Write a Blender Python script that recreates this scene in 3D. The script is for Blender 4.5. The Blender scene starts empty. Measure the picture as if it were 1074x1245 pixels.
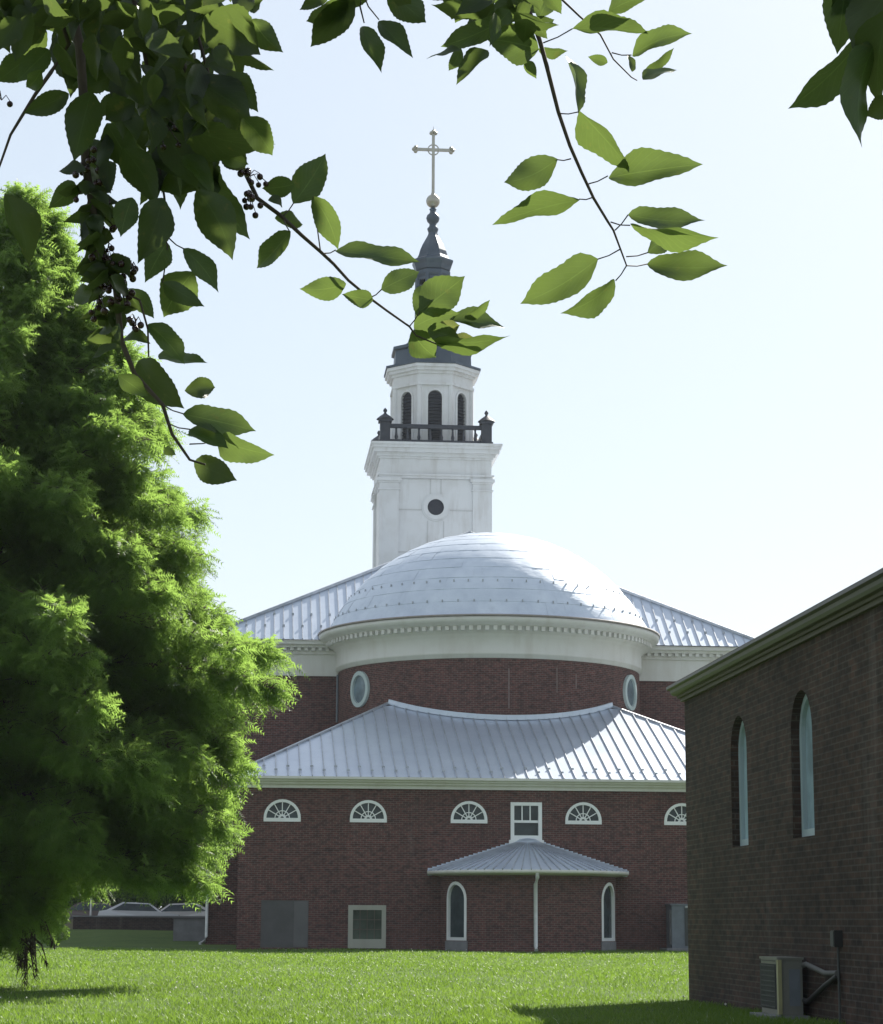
import bpy, math, random
import numpy as np
from mathutils import Vector, Matrix
from mathutils.geometry import tessellate_polygon
R = math.radians
random.seed(7); rng = np.random.default_rng(11)
scene = bpy.context.scene
# ------------------------------------------------------------------ camera, sky, sun, exposure
FPX, CX, CY, EYE = 2650.0, 537.0, 622.5, 1.05          # photograph 1074 x 1245
TH = math.atan((1119 - CY) / FPX); YAW = math.atan((CX - 300) / (FPX / math.cos(TH))); ROLL = R(0.3)
FW = np.array([math.sin(YAW) * math.cos(TH), math.cos(YAW) * math.cos(TH), math.sin(TH)])
_r = np.array([math.cos(YAW), -math.sin(YAW), 0]); _u = np.cross(_r, FW)
RT = _r * math.cos(ROLL) + _u * math.sin(ROLL); UP = _u * math.cos(ROLL) - _r * math.sin(ROLL)
CAM = np.array([0, 0, EYE])
cd = bpy.data.cameras.new("camera"); cam = bpy.data.objects.new("camera", cd)
scene.collection.objects.link(cam); scene.camera = cam
cd.sensor_fit = 'VERTICAL'; cd.sensor_height = 24; cd.lens = 24 * FPX / 1245
cd.clip_start = 0.1; cd.clip_end = 8000
M = Matrix(((RT[0], UP[0], -FW[0], 0), (RT[1], UP[1], -FW[1], 0), (RT[2], UP[2], -FW[2], EYE), (0, 0, 0, 1)))
cam.matrix_world = M
SUN_AZ, SUN_EL = R(33), R(39)                          # azimuth from +Y towards +X
SUN = np.array([math.sin(SUN_AZ) * math.cos(SUN_EL), math.cos(SUN_AZ) * math.cos(SUN_EL), math.sin(SUN_EL)])
w = bpy.data.worlds.new("World"); scene.world = w; w.use_nodes = True
sky = w.node_tree.nodes.new('ShaderNodeTexSky'); sky.sky_type = 'NISHITA'; sky.sun_disc = False
sky.sun_elevation = SUN_EL; sky.sun_rotation = SUN_AZ; sky.air_density = 1.1; sky.dust_density = 1.0; sky.ozone_density = 1.2
bg = w.node_tree.nodes['Background']; bg.inputs['Strength'].default_value = 0.056
hz = w.node_tree.nodes.new('ShaderNodeMix'); hz.data_type = 'RGBA'; hz.inputs[0].default_value = .6      # pale summer overcast veil in the sky
hz.inputs[7].default_value = (6.2, 6.75, 7.2, 1); w.node_tree.links.new(sky.outputs[0], hz.inputs[6]); w.node_tree.links.new(hz.outputs[2], bg.inputs[0])
sl = bpy.data.lights.new("sun", 'SUN'); sl.energy = 4.8; sl.angle = R(0.5); sl.color = (1, .95, .86)
so = bpy.data.objects.new("sun", sl); scene.collection.objects.link(so)
so.rotation_euler = Vector(-SUN).to_track_quat('-Z', 'Y').to_euler()
scene.view_settings.view_transform = 'Standard'; scene.view_settings.look = 'None'
scene.view_settings.exposure = 1.28; scene.view_settings.gamma = 1
try:
    scene.cycles.max_bounces = 8; scene.cycles.transparent_max_bounces = 8
except Exception: pass

# ------------------------------------------------------------------ helpers
def ray(x, y): return FW * FPX + RT * (x - CX) - UP * (y - CY)
def at_y(x, y, Y): d = ray(x, y); return CAM + d * (Y / d[1])
def at_x(x, y, X): d = ray(x, y); return CAM + d * (X / d[0])
def at_d(x, y, dist): return CAM + ray(x, y) / FPX * dist

class MB:
    def __init__(s): s.v = []; s.f = []; s.u = []; s.s = []
    def add(s, vs, fs, uvs=None, smooth=False):
        o = len(s.v); s.v += [tuple(map(float, p)) for p in vs]
        for i, f in enumerate(fs):
            s.f.append(tuple(o + k for k in f)); s.u.append(uvs[i] if uvs else None); s.s.append(smooth)
    def quad(s, a, b, c, d, uv=None): s.add([a, b, c, d], [(0, 1, 2, 3)], [uv] if uv else None)
    def box(s, x0, x1, y0, y1, z0, z1):
        s.add([(x0, y0, z0), (x1, y0, z0), (x1, y1, z0), (x0, y1, z0), (x0, y0, z1), (x1, y0, z1), (x1, y1, z1), (x0, y1, z1)],
              [(0, 3, 2, 1), (4, 5, 6, 7), (0, 1, 5, 4), (1, 2, 6, 5), (2, 3, 7, 6), (3, 0, 4, 7)])
    def bar(s, p, q, wd, ht, up=(0, 0, 1)):              # rectangular bar from p to q
        p, q, up = Vector(p), Vector(q), Vector(up)
        d = (q - p).normalized(); sd = d.cross(up).normalized(); n = sd.cross(d)
        a, b = sd * wd / 2, n * ht / 2
        vs = [p - a - b, p + a - b, p + a + b, p - a + b, q - a - b, q + a - b, q + a + b, q - a + b]
        s.add(vs, [(0, 1, 2, 3), (7, 6, 5, 4), (0, 4, 5, 1), (1, 5, 6, 2), (2, 6, 7, 3), (3, 7, 4, 0)])
    def tube(s, pts, rad, n=6, cap=True):
        pts = [Vector(p) for p in pts]; k = len(pts)
        if not hasattr(rad, '__len__'): rad = [rad] * k
        ref = Vector((0, 0, 1)); rings = []
        for i, p in enumerate(pts):
            d = (pts[min(i + 1, k - 1)] - pts[max(i - 1, 0)]).normalized()
            r = ref if abs(d.dot(ref)) < .95 else Vector((1, 0, 0))
            a = d.cross(r).normalized(); b = a.cross(d)
            rings += [p + (a * math.cos(2 * math.pi * j / n) + b * math.sin(2 * math.pi * j / n)) * rad[i] for j in range(n)]
        fs = [(i * n + j, i * n + (j + 1) % n, (i + 1) * n + (j + 1) % n, (i + 1) * n + j) for i in range(k - 1) for j in range(n)]
        s.add(rings, fs, None, True)
        if cap: s.add(rings[:n], [tuple(range(n))]); s.add(rings[-n:], [tuple(reversed(range(n)))])
    def lathe(s, prof, cx, cy, a0=0, a1=2 * math.pi, n=48, smooth=True, us=1.0):
        # profile of (r, z); angle from -Y towards +X; uv in metres
        vs = []; fs = []; uv = []; m = len(prof); L = [0]
        for i in range(1, m): L.append(L[-1] + math.hypot(prof[i][0] - prof[i - 1][0], prof[i][1] - prof[i - 1][1]))
        R0 = max(p[0] for p in prof)
        for j in range(n + 1):
            a = a0 + (a1 - a0) * j / n
            for r, z in prof: vs.append((cx + r * math.sin(a), cy - r * math.cos(a), z))
        for j in range(n):
            for i in range(m - 1):
                fs.append((j * m + i, (j + 1) * m + i, (j + 1) * m + i + 1, j * m + i + 1))
                u0, u1 = (a0 + (a1 - a0) * j / n) * R0, (a0 + (a1 - a0) * (j + 1) / n) * R0
                v0, v1 = prof[0][1] + L[i], prof[0][1] + L[i + 1]
                uv.append([(u0, v0), (u1, v0), (u1, v1), (u0, v1)])
        s.add(vs, fs, uv, smooth)
    def prism(s, outline, P, d0, d1):                    # outline (u,v) extruded between depths d0 (front) and d1
        n = len(outline)
        vs = [P(u, v, d0) for u, v in outline] + [P(u, v, d1) for u, v in outline]
        s.add(vs, [tuple(range(n)), tuple(reversed(range(n, 2 * n)))] + [(i, i + n, (i + 1) % n + n, (i + 1) % n) for i in range(n)])
    def ring(s, out, inn, P, d0, d1):                    # frame between two outlines of the same length, open at back
        n = len(out)
        vs = [P(u, v, d0) for u, v in out] + [P(u, v, d0) for u, v in inn] + [P(u, v, d1) for u, v in out] + [P(u, v, d1) for u, v in inn]
        fs = []
        for i in range(n):
            j = (i + 1) % n
            fs += [(i, j, n + j, n + i), (2 * n + i, 2 * n + j, j, i), (n + i, n + j, 3 * n + j, 3 * n + i)]
        s.add(vs, fs)
    def wall(s, outer, holes, P, depth, uvscale=1):      # flat or curved wall with openings and their reveals
        polys = [[Vector((u, v, 0)) for u, v in outer]] + [[Vector((u, v, 0)) for u, v in h] for h in holes]
        flat = [p for q in polys for p in q]
        tri = tessellate_polygon(polys)
        s.add([P(p.x, p.y, 0) for p in flat], [tuple(t) for t in tri], [[(flat[i].x, flat[i].y) for i in t] for t in tri])
        for h in holes:
            n = len(h)
            for i in range(n):
                a, b = h[i], h[(i + 1) % n]
                l = math.hypot(a[0] - b[0], a[1] - b[1])
                s.add([P(*a, 0), P(*b, 0), P(*b, depth), P(*a, depth)], [(0, 1, 2, 3)], [[(a[0], a[1]), (a[0], a[1] + l), (a[0] + depth, a[1] + l), (a[0] + depth, a[1])]])
    def build(s, name, mat, parent=None, **props):
        me = bpy.data.meshes.new(name); me.from_pydata(s.v, [], s.f)
        me.polygons.foreach_set('use_smooth', s.s)
        uvl = me.uv_layers.new(name='UVMap'); data = np.zeros((len(me.loops), 2))
        for p in me.polygons:
            u = s.u[p.index]
            for k, li in enumerate(p.loop_indices):
                if u: data[li] = u[k]
                else:
                    c = me.vertices[me.loops[li].vertex_index].co; n = p.normal; ax, ay, az = abs(n.x), abs(n.y), abs(n.z)
                    data[li] = (c.x, c.y) if az > ax and az > ay else ((c.x, c.z) if ay > ax else (c.y, c.z))
        uvl.data.foreach_set('uv', data.ravel())
        return link(name, me, mat, parent, **props)

def link(name, me, mat, parent=None, **props):
    o = bpy.data.objects.new(name, me); scene.collection.objects.link(o)
    if mat: me.materials.append(mat)
    if parent is not None:
        o.parent = parent
        if parent.parent is None and parent.type == 'EMPTY': o.matrix_parent_inverse = Matrix.Translation(-Vector(parent.location))
    for k, v in props.items(): o[k] = v
    return o
def thing(name, loc, label, cat, group=None):
    o = bpy.data.objects.new(name, None); scene.collection.objects.link(o); o.location = loc; o.empty_display_size = .3
    o['label'] = label; o['category'] = cat
    if group: o['group'] = group
    return o
def raw(name, V, F, mat, parent=None, smooth=False, uv=None, tint=None, **props):   # numpy mesh: V (n,3), F (m,k)
    me = bpy.data.meshes.new(name); n, m, k = len(V), len(F), F.shape[1]
    me.vertices.add(n); me.vertices.foreach_set('co', np.ascontiguousarray(V, dtype=np.float32).ravel())
    me.loops.add(m * k); me.loops.foreach_set('vertex_index', np.ascontiguousarray(F, dtype=np.int32).ravel())
    me.polygons.add(m); me.polygons.foreach_set('loop_start', np.arange(m, dtype=np.int32) * k)
    me.polygons.foreach_set('use_smooth', np.full(m, smooth))
    if uv is not None:
        l = me.uv_layers.new(name='UVMap'); l.data.foreach_set('uv', uv[F.ravel()].astype(np.float32).ravel())
    if tint is not None:
        a = me.attributes.new('tint', 'FLOAT', 'POINT'); a.data.foreach_set('value', tint.astype(np.float32))
    me.update(); me.validate()
    return link(name, me, mat, parent, **props)

def arch(uc, v0, wd, vtop, n=12):                        # round-headed outline, counter-clockwise from lower left
    r = wd / 2; vs = vtop - r
    return [(uc - r, v0), (uc + r, v0)] + [(uc + r * math.cos(math.pi * i / n), vs + r * math.sin(math.pi * i / n)) for i in range(n + 1)]
def rect(u0, u1, v0, v1): return [(u0, v0), (u1, v0), (u1, v1), (u0, v1)]
def circ(uc, vc, r, n=28, k=1): return [(uc + r * math.cos(2 * math.pi * i / n), vc + k * r * math.sin(2 * math.pi * i / n)) for i in range(n)]

# ------------------------------------------------------------------ materials
class NT:
    def __init__(s, name):
        s.m = bpy.data.materials.new(name); s.m.use_nodes = True; s.t = s.m.node_tree; s.n = s.t.nodes; s.b = s.n['Principled BSDF']; s.out = s.n['Material Output']
    def new(s, t, **kw):
        n = s.n.new('ShaderNode' + t)
        for k, v in kw.items():
            if k in n.inputs and not hasattr(n, k): n.inputs[k].default_value = v
            else: setattr(n, k, v)
        return n
    def l(s, a, b): s.t.links.new(a, b)
    def coord(s, kind='Object'): return s.new('TexCoord').outputs[kind]
    def noise(s, scale, detail=4, vec=None, rough=.6):
        n = s.new('TexNoise'); n.inputs['Scale'].default_value = scale; n.inputs['Detail'].default_value = detail; n.inputs['Roughness'].default_value = rough
        s.l(vec if vec is not None else s.coord(), n.inputs['Vector']); return n.outputs['Fac']
    def ramp(s, fac, stops):
        r = s.new('ValToRGB'); e = r.color_ramp.elements
        while len(e) < len(stops): e.new(.5)
        for i, (p, c) in enumerate(stops): e[i].position = p; e[i].color = (*c, 1) if len(c) == 3 else c
        s.l(fac, r.inputs[0]); return r.outputs[0]
    def mix(s, fac, a, b, mode='MIX'):
        m = s.new('Mix', data_type='RGBA', blend_type=mode)
        for sock, val in ((m.inputs[0], fac), (m.inputs[6], a), (m.inputs[7], b)):
            if hasattr(val, 'is_output'): s.l(val, sock)
            elif isinstance(val, (int, float)): sock.default_value = val
            else: sock.default_value = (*val, 1)
        return m.outputs[2]
    def scalev(s, sc, kind='Object'):
        m = s.new('Mapping'); m.inputs['Scale'].default_value = sc; s.l(s.coord(kind), m.inputs['Vector']); return m.outputs[0]
    def bump(s, h, strength=.3, dist=.01):
        b = s.new('Bump'); b.inputs['Strength'].default_value = strength; b.inputs['Distance'].default_value = dist; s.l(h, b.inputs['Height']); s.l(b.outputs[0], s.b.inputs['Normal'])
    def fin(s, col=None, rough=.6, metal=0, spec=.5):
        if col is not None:
            if hasattr(col, 'is_output'): s.l(col, s.b.inputs['Base Color'])
            else: s.b.inputs['Base Color'].default_value = (*col, 1)
        s.b.inputs['Roughness'].default_value = rough; s.b.inputs['Metallic'].default_value = metal; s.b.inputs['Specular IOR Level'].default_value = spec
        return s.m

def brick(name, c1, c2, mortar, bw=.215, rh=.075, ms=.011, stain=.25, bump=.4):
    t = NT(name); uv = t.coord('UV')
    b = t.new('TexBrick', offset=.5); b.inputs['Scale'].default_value = 1; b.inputs['Brick Width'].default_value = bw; b.inputs['Row Height'].default_value = rh
    b.inputs['Mortar Size'].default_value = ms; b.inputs['Mortar Smooth'].default_value = .15; b.inputs['Bias'].default_value = -.1
    b.inputs['Color1'].default_value = (*c1, 1); b.inputs['Color2'].default_value = (*c2, 1); b.inputs['Mortar'].default_value = (*mortar, 1)
    t.l(uv, b.inputs['Vector'])
    mp = t.new('Mapping'); mp.inputs['Scale'].default_value = (1 / bw * .9, 1 / rh * .5, 1); t.l(uv, mp.inputs['Vector']); nb = t.noise(1.0, 1, mp.outputs[0])
    n1 = t.noise(.45, 5); n2 = t.noise(9, 3)
    v = t.ramp(n1, [(.3, (1 - stain,) * 3), (.7, (1 + .0,) * 3)])
    c = t.mix(1, b.outputs['Color'], v, 'MULTIPLY')
    c = t.mix(1, c, t.ramp(n2, [(.25, (.72, .72, .74)), (.75, (1.0, .98, .96))]), 'MULTIPLY')
    c = t.mix(1, c, t.ramp(nb, [(.3, (.62, .62, .64)), (.5, (1, 1, 1)), (.72, (1.28, 1.2, 1.15))]), 'MULTIPLY')
    st = t.noise(1, 5, t.scalev((1.3, 1.3, .16)))
    c = t.mix(t.ramp(st, [(.6, (0, 0, 0)), (.8, (.22, .22, .22))]), c, (.34, .31, .29))
    inv = t.new('Math', operation='SUBTRACT'); inv.inputs[0].default_value = 1; t.l(b.outputs['Fac'], inv.inputs[1])
    t.bump(inv.outputs[0], bump, .01)
    return t.fin(c, .9, 0, .25)
def paint(name, base, dirt, rough=.55, streak=.5):
    t = NT(name); n = t.noise(1, 6, t.scalev((2.2, 2.2, .35))); n2 = t.noise(.8, 5)
    c = t.mix(t.ramp(n, [(.5, (0, 0, 0)), (.8, (streak,) * 3)]), base, dirt)
    c = t.mix(t.ramp(n2, [(.45, (0, 0, 0)), (.75, (.35, .35, .35))]), c, dirt)
    t.bump(t.noise(14, 3), .12, .01)
    return t.fin(c, rough)
def metal_sheet(name, c0, c1, rough, metal, bumpd=.02, sc=.6):
    t = NT(name); n = t.noise(sc, 6); n2 = t.noise(1, 4, t.scalev((3, 3, .3)))
    c = t.mix(t.ramp(n, [(.3, (0, 0, 0)), (.7, (1, 1, 1))]), c0, c1)
    c = t.mix(t.ramp(n2, [(.55, (0, 0, 0)), (.8, (.3, .3, .3))]), c, tuple(x * .72 for x in c0))
    t.bump(t.noise(1.4, 3) if bumpd < .03 else t.noise(1.6, 4, t.scalev((1, 1, 3.2))), .25, bumpd)
    return t.fin(c, rough, metal)
def plain(name, c, rough=.6, metal=0, var=.25, sc=3, spec=.5):
    t = NT(name); n = t.noise(sc, 5)
    return t.fin(t.mix(t.ramp(n, [(.3, (0, 0, 0)), (.75, (1, 1, 1))]), tuple(x * (1 - var) for x in c), tuple(min(1, x * (1 + var * .4)) for x in c)), rough, metal, spec)
def leafy(name, cols, trans=.5, tcol=(.35, .55, .06), rough=.5, vein=False, spec=.4):
    t = NT(name); a = t.new('Attribute'); a.attribute_name = 'tint'
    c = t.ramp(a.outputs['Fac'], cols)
    if vein:
        uv = t.new('UVMap'); sp = t.new('SeparateXYZ'); t.l(uv.outputs[0], sp.inputs[0])
        ab = t.new('Math', operation='ABSOLUTE'); t.l(sp.outputs[1], ab.inputs[0])
        mid = t.ramp(ab.outputs[0], [(.0, (1, 1, 1)), (.05, (0, 0, 0))])
        ph = t.new('Math', operation='MULTIPLY_ADD'); t.l(ab.outputs[0], ph.inputs[0]); ph.inputs[1].default_value = -.35; t.l(sp.outputs[0], ph.inputs[2])
        fr = t.new('Math', operation='PINGPONG'); t.l(ph.outputs[0], fr.inputs[0]); fr.inputs[1].default_value = .055
        sv = t.ramp(fr.outputs[0], [(.0, (.6, .6, .6)), (.012, (0, 0, 0))])
        lc = t.mix(1, c, (1.75, 1.65, 1.5), 'MULTIPLY'); c = t.mix(mid, t.mix(sv, c, lc), t.mix(1, c, (2.7, 2.4, 2.2), 'MULTIPLY'))
        c = t.mix(1, c, t.ramp(t.noise(28, 3), [(.3, (.6, .66, .7)), (.7, (1.25, 1.18, 1.0))]), 'MULTIPLY')
        blot = t.noise(55, 4); c = t.mix(t.ramp(blot, [(.62, (0, 0, 0)), (.72, (.5, .5, .5))]), c, (.12, .09, .03))
        t.bump(sv, .25, .002)
    t.fin(c, rough, 0, spec)
    tr = t.new('BsdfTranslucent'); hs = t.mix(1, t.mix(.55, c, tcol), (1, 1, 1), 'MULTIPLY'); t.l(hs, tr.inputs[0])
    mx = t.new('MixShader'); mx.inputs[0].default_value = trans; t.l(t.b.outputs[0], mx.inputs[1]); t.l(tr.outputs[0], mx.inputs[2]); t.l(mx.outputs[0], t.out.inputs[0])
    return t.m
def glass(name, c=(.02, .03, .035), rough=.06):
    t = NT(name); n = t.noise(1.2, 3)
    t.bump(n, .06, .02)
    return t.fin(t.mix(t.ramp(n, [(.35, (0, 0, 0)), (.7, (1, 1, 1))]), c, tuple(x * 2.0 + .008 for x in c)), rough, 0, .28)

BRICK = brick('church_brick', (.145, .056, .049), (.088, .040, .037), (.175, .14, .13))
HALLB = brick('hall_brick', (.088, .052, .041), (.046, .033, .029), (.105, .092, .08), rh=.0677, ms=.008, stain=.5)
WHITE = paint('white_paint', (.70, .71, .72), (.46, .44, .41), .55, .7)
CREAM = paint('cream_paint', (.62, .61, .585), (.44, .40, .35))
TRIM = paint('window_white', (.78, .79, .80), (.6, .6, .58), .5, .25)
OLDTRIM = paint('weathered_trim', (.34, .34, .29), (.25, .24, .19), .6)
COPPER = paint('green_copper', (.115, .105, .115), (.075, .07, .072), .55)
SOFFIT = paint('olive_soffit', (.10, .088, .07), (.07, .06, .045), .7)
ROOF = metal_sheet('standing_seam', (.46, .52, .62), (.55, .61, .70), .34, .4)
DOME = metal_sheet('dome_metal', (.48, .54, .63), (.60, .66, .74), .40, .4, .045, 1.2)
SEAM = plain('seam_metal', (.42, .45, .50), .45, .4, .3)
LEAD = metal_sheet('dark_lead', (.045, .062, .085), (.085, .11, .14), .45, .4)
DARKRAIL = plain('dark_rail', (.035, .04, .055), .55, 0, .3)
LOUVRE = plain('dark_louvre', (.028, .03, .045), .6, 0, .3)
GILT = plain('pale_gilt', (.42, .40, .33), .35, .7, .2)
GLASS = glass('dark_glass'); GREENGLASS = glass('green_glass', (.035, .05, .04), .15); BLUEGLASS = glass('pale_window', (.20, .27, .31), .2)
CONC = plain('concrete', (.20, .20, .21), .9, 0, .3, 2)
BOARD = plain('grey_board', (.085, .082, .084), .85, 0, .2, 2.5)
BOARD2 = plain('lighter_grey_board', (.115, .112, .115), .85, 0, .15, 2.5)
PIPE = plain('white_pipe', (.62, .63, .63), .5, 0, .2)
ACM = plain('beige_casing', (.17, .17, .15), .5, .1, .2); ACD = plain('dark_grille', (.05, .055, .055), .6); ACY = plain('yellowish_corner', (.30, .285, .15), .5)
BLACK = plain('black_rubber', (.02, .02, .02), .6); STEEL = plain('grey_steel', (.15, .17, .195), .5, .2, .2, 4)
BARK = plain('bark', (.085, .055, .04), .95, 0, .5, 9); CBARK = plain('cherry_bark', (.07, .05, .045), .8, 0, .4, 30)
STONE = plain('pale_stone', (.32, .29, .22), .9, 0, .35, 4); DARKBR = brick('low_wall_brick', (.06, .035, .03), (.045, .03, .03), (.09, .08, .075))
CYP = leafy('cypress_needles', [(.0, (.036, .085, .018)), (.5, (.074, .145, .028)), (1, (.12, .205, .046))], .64, (.38, .57, .11), .5)
CHERRY = leafy('cherry_leaf', [(.0, (.006, .013, .008)), (.3, (.014, .030, .013)), (.5, (.030, .056, .023)), (.93, (.055, .09, .028)), (1, (.14, .10, .05))], .37, (.24, .34, .07), .45, True)  # darkest tints stand for shaded leaves, brighter ones for sunlit
FARLEAF = leafy('far_leaf', [(.0, (.02, .045, .012)), (1, (.06, .11, .025))], .35, (.2, .32, .05), .6)
BUSHLEAF = leafy('shrub_leaf', [(.0, (.04, .09, .015)), (1, (.10, .18, .03))], .4, (.25, .4, .05), .6)
GRASS = leafy('grass_blade', [(.0, (.035, .085, .010)), (.55, (.075, .15, .018)), (.9, (.13, .20, .035)), (.97, (.30, .32, .14)), (1, (.75, .75, .65))], .45, (.30, .46, .05), .5)
BERRY = plain('dark_berry', (.035, .012, .016), .25, 0, .3, 40)

# ------------------------------------------------------------------ ground
def gz(x, y): # gentle bank up towards the street beyond the church
    x, y = np.asarray(x, float), np.asarray(y, float)
    t = np.clip((y - 94) / 16, 0, 1); b = .5 * t * t * (3 - 2 * t)
    return b + .025 * np.sin(x * .7 + y * .23) * np.clip((y - 20) / 10, 0, 1) * np.clip((140 - y) / 30, 0, 1)
def build_lawn():
    xs = np.linspace(-34, 40, 90)
    ys = np.linspace(-14, 112.5, 130)
    X, Y = np.meshgrid(xs, ys); V = np.stack([X, Y, gz(X, Y)], -1).reshape(-1, 3)
    nx, ny = len(xs), len(ys); i, j = np.meshgrid(np.arange(nx - 1), np.arange(ny - 1)); a = (j * nx + i).ravel()
    F = np.stack([a, a + 1, a + 1 + nx, a + nx], -1)
    t = NT('lawn_soil'); n1 = t.noise(.35, 5); n2 = t.noise(6, 6)
    c = t.mix(t.ramp(n1, [(.3, (0, 0, 0)), (.7, (1, 1, 1))]), (.040, .082, .014), (.075, .125, .022))
    c = t.mix(t.ramp(n2, [(.4, (0, 0, 0)), (.8, (.8, .8, .8))]), c, (.10, .14, .035))
    t.bump(t.noise(18, 4), .8, .04)
    raw('lawn', V, F, t.fin(c, .95, 0, .1), smooth=True, kind='structure')
build_lawn()
def build_ground():
    xs = np.unique(np.concatenate([np.linspace(-4000, -60, 8), np.linspace(-60, 60, 60), np.linspace(60, 4000, 8)]))
    ys = np.unique(np.concatenate([np.linspace(-2000, -20, 6), np.linspace(-20, 150, 90), np.linspace(150, 5000, 10)]))
    X, Y = np.meshgrid(xs, ys); V = np.stack([X, Y, gz(X, Y) - .06], -1).reshape(-1, 3)
    nx, ny = len(xs), len(ys); i, j = np.meshgrid(np.arange(nx - 1), np.arange(ny - 1)); a = (j * nx + i).ravel()
    t = NT('street_ground'); c = t.mix(t.ramp(t.noise(.15, 6), [(.35, (0, 0, 0)), (.65, (1, 1, 1))]), (.10, .10, .105), (.19, .18, .165))
    raw('ground', V, np.stack([a, a + 1, a + 1 + nx, a + nx], -1), t.fin(c, .95, 0, .15), smooth=True, kind='structure')
build_ground()
def build_grass():
    n = 230000; us = rng.random(n)
    d = 22.5 + (80 - 22.5) * us ** 1.35; px = rng.random(n) * 1150 - 40
    ang = YAW + np.arctan((px - CX) / 2696); x = d * np.tan(ang); y = d
    clump = np.sin(x * 2.1 + np.sin(y * .8) * 2) * np.sin(y * 1.3 + np.sin(x * 1.1)) * .5 + .5
    keep = (~((x > 6.2) & (y < 31))) & (rng.random(n) < .45 + .55 * clump) & ~((np.hypot(x - 10.13, y - 79.2) < 3.3)) & (y < 79)
    x, y, d, clump = x[keep], y[keep], d[keep], clump[keep]; n = len(x)
    h = (.03 + .05 * rng.random(n) ** 1.5) * (.8 + .5 * clump); wd = (.0035 + .0035 * rng.random(n)) * np.clip(d / 30, .9, 2.3)
    a = rng.random(n) * 6.28; ln = h * (.25 + .9 * rng.random(n)); la = rng.random(n) * 6.28
    b = np.stack([x, y, gz(x, y) - .006], -1); s = np.stack([np.cos(a) * wd, np.sin(a) * wd, 0 * a], -1)
    lean = np.stack([np.cos(la) * ln, np.sin(la) * ln, 0 * a], -1); up = np.stack([0 * a, 0 * a, h], -1)
    V = np.stack([b - s, b + s, b + lean * .35 + up * .6 - s * .7, b + lean * .35 + up * .6 + s * .7, b + lean + up], 1).reshape(-1, 3)
    o = np.arange(n)[:, None] * 5
    F = np.concatenate([o + [0, 1, 3], o + [0, 3, 2], o + [2, 3, 4]])
    tint = np.clip(rng.normal(.45, .2, n), 0, .93); tint += .22 * np.sin(x * .9 + 1.3 * np.sin(y * .31)) * np.sin(y * .42 + np.sin(x * .6)) ; tint = np.clip(tint, 0, .93); tint[rng.random(n) < .005] = .985
    raw('grass', V, F, GRASS, tint=np.repeat(tint, 5), kind='stuff')
    # clover heads
    m = 230; d = 26 + 50 * rng.random(m) ** 1.2; ang = YAW + np.arctan((rng.random(m) * 1074 - CX) / 2696); x = d * np.tan(ang); r = .009 + .008 * rng.random(m)
    k = ~((x > 5.9) & (d < 32)); x, d, r = x[k], d[k], r[k]; m = len(x)
    c = np.stack([x, d, gz(x, d) + .075 + .03 * rng.random(m)], -1); oc = np.array([[1, 0, 0], [0, 1, 0], [-1, 0, 0], [0, -1, 0], [0, 0, 1], [0, 0, -1]])
    V = (c[:, None] + oc[None] * r[:, None, None]).reshape(-1, 3); o = np.arange(m)[:, None] * 6
    F = np.concatenate([o + t for t in ([0, 1, 4], [1, 2, 4], [2, 3, 4], [3, 0, 4], [1, 0, 5], [2, 1, 5], [3, 2, 5], [0, 3, 5])])
    raw('clover_flowers', V, F, plain('clover_white', (.7, .7, .62), .8), smooth=True, kind='stuff')
build_grass()

# ------------------------------------------------------------------ church
AX = 10.13; YF = 79.0; YN = 92.2; DC = 92.0; DR = 6.4; YT = 119.0
church = thing('church', (AX, YF, 0), 'red brick church with pale metal dome, white steeple and gold cross', 'church')
PF = lambda u, v, d: (u, YF + d, v)
WX0, WX1 = AX - 10.4, AX + 10.4
fans = [1.27, 4.36, 8.0, 12.17, 15.80, 19.0]; FZ, FR = 4.50, .665
def half_round(c, r, z): return [(c - r, z - .13), (c + r, z - .13)] + [(c + r * math.cos(math.pi * i / 16), z + r * math.sin(math.pi * i / 16)) for i in range(17)]
holes = [half_round(c, FR, FZ + .13) for c in fans]
SASH = (9.51, 10.65, 3.92, 5.27); BOARDR = (.58, 2.27, .08, 1.72); BASEW = (3.68, 5.03, .06, 1.57)
holes += [rect(*SASH), rect(*BOARDR), rect(*BASEW)]
wb = MB(); wb.wall(rect(WX0, WX1, -.3, 5.82), holes, PF, .14)
wb.quad((WX0, YN, -.3), (WX0, YF, -.3), (WX0, YF, 5.82), (WX0, YN, 5.82)); wb.quad((WX1, YF, -.3), (WX1, YN, -.3), (WX1, YN, 5.82), (WX1, YF, 5.82))
wb.build('wing_wall', BRICK, church)
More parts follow.
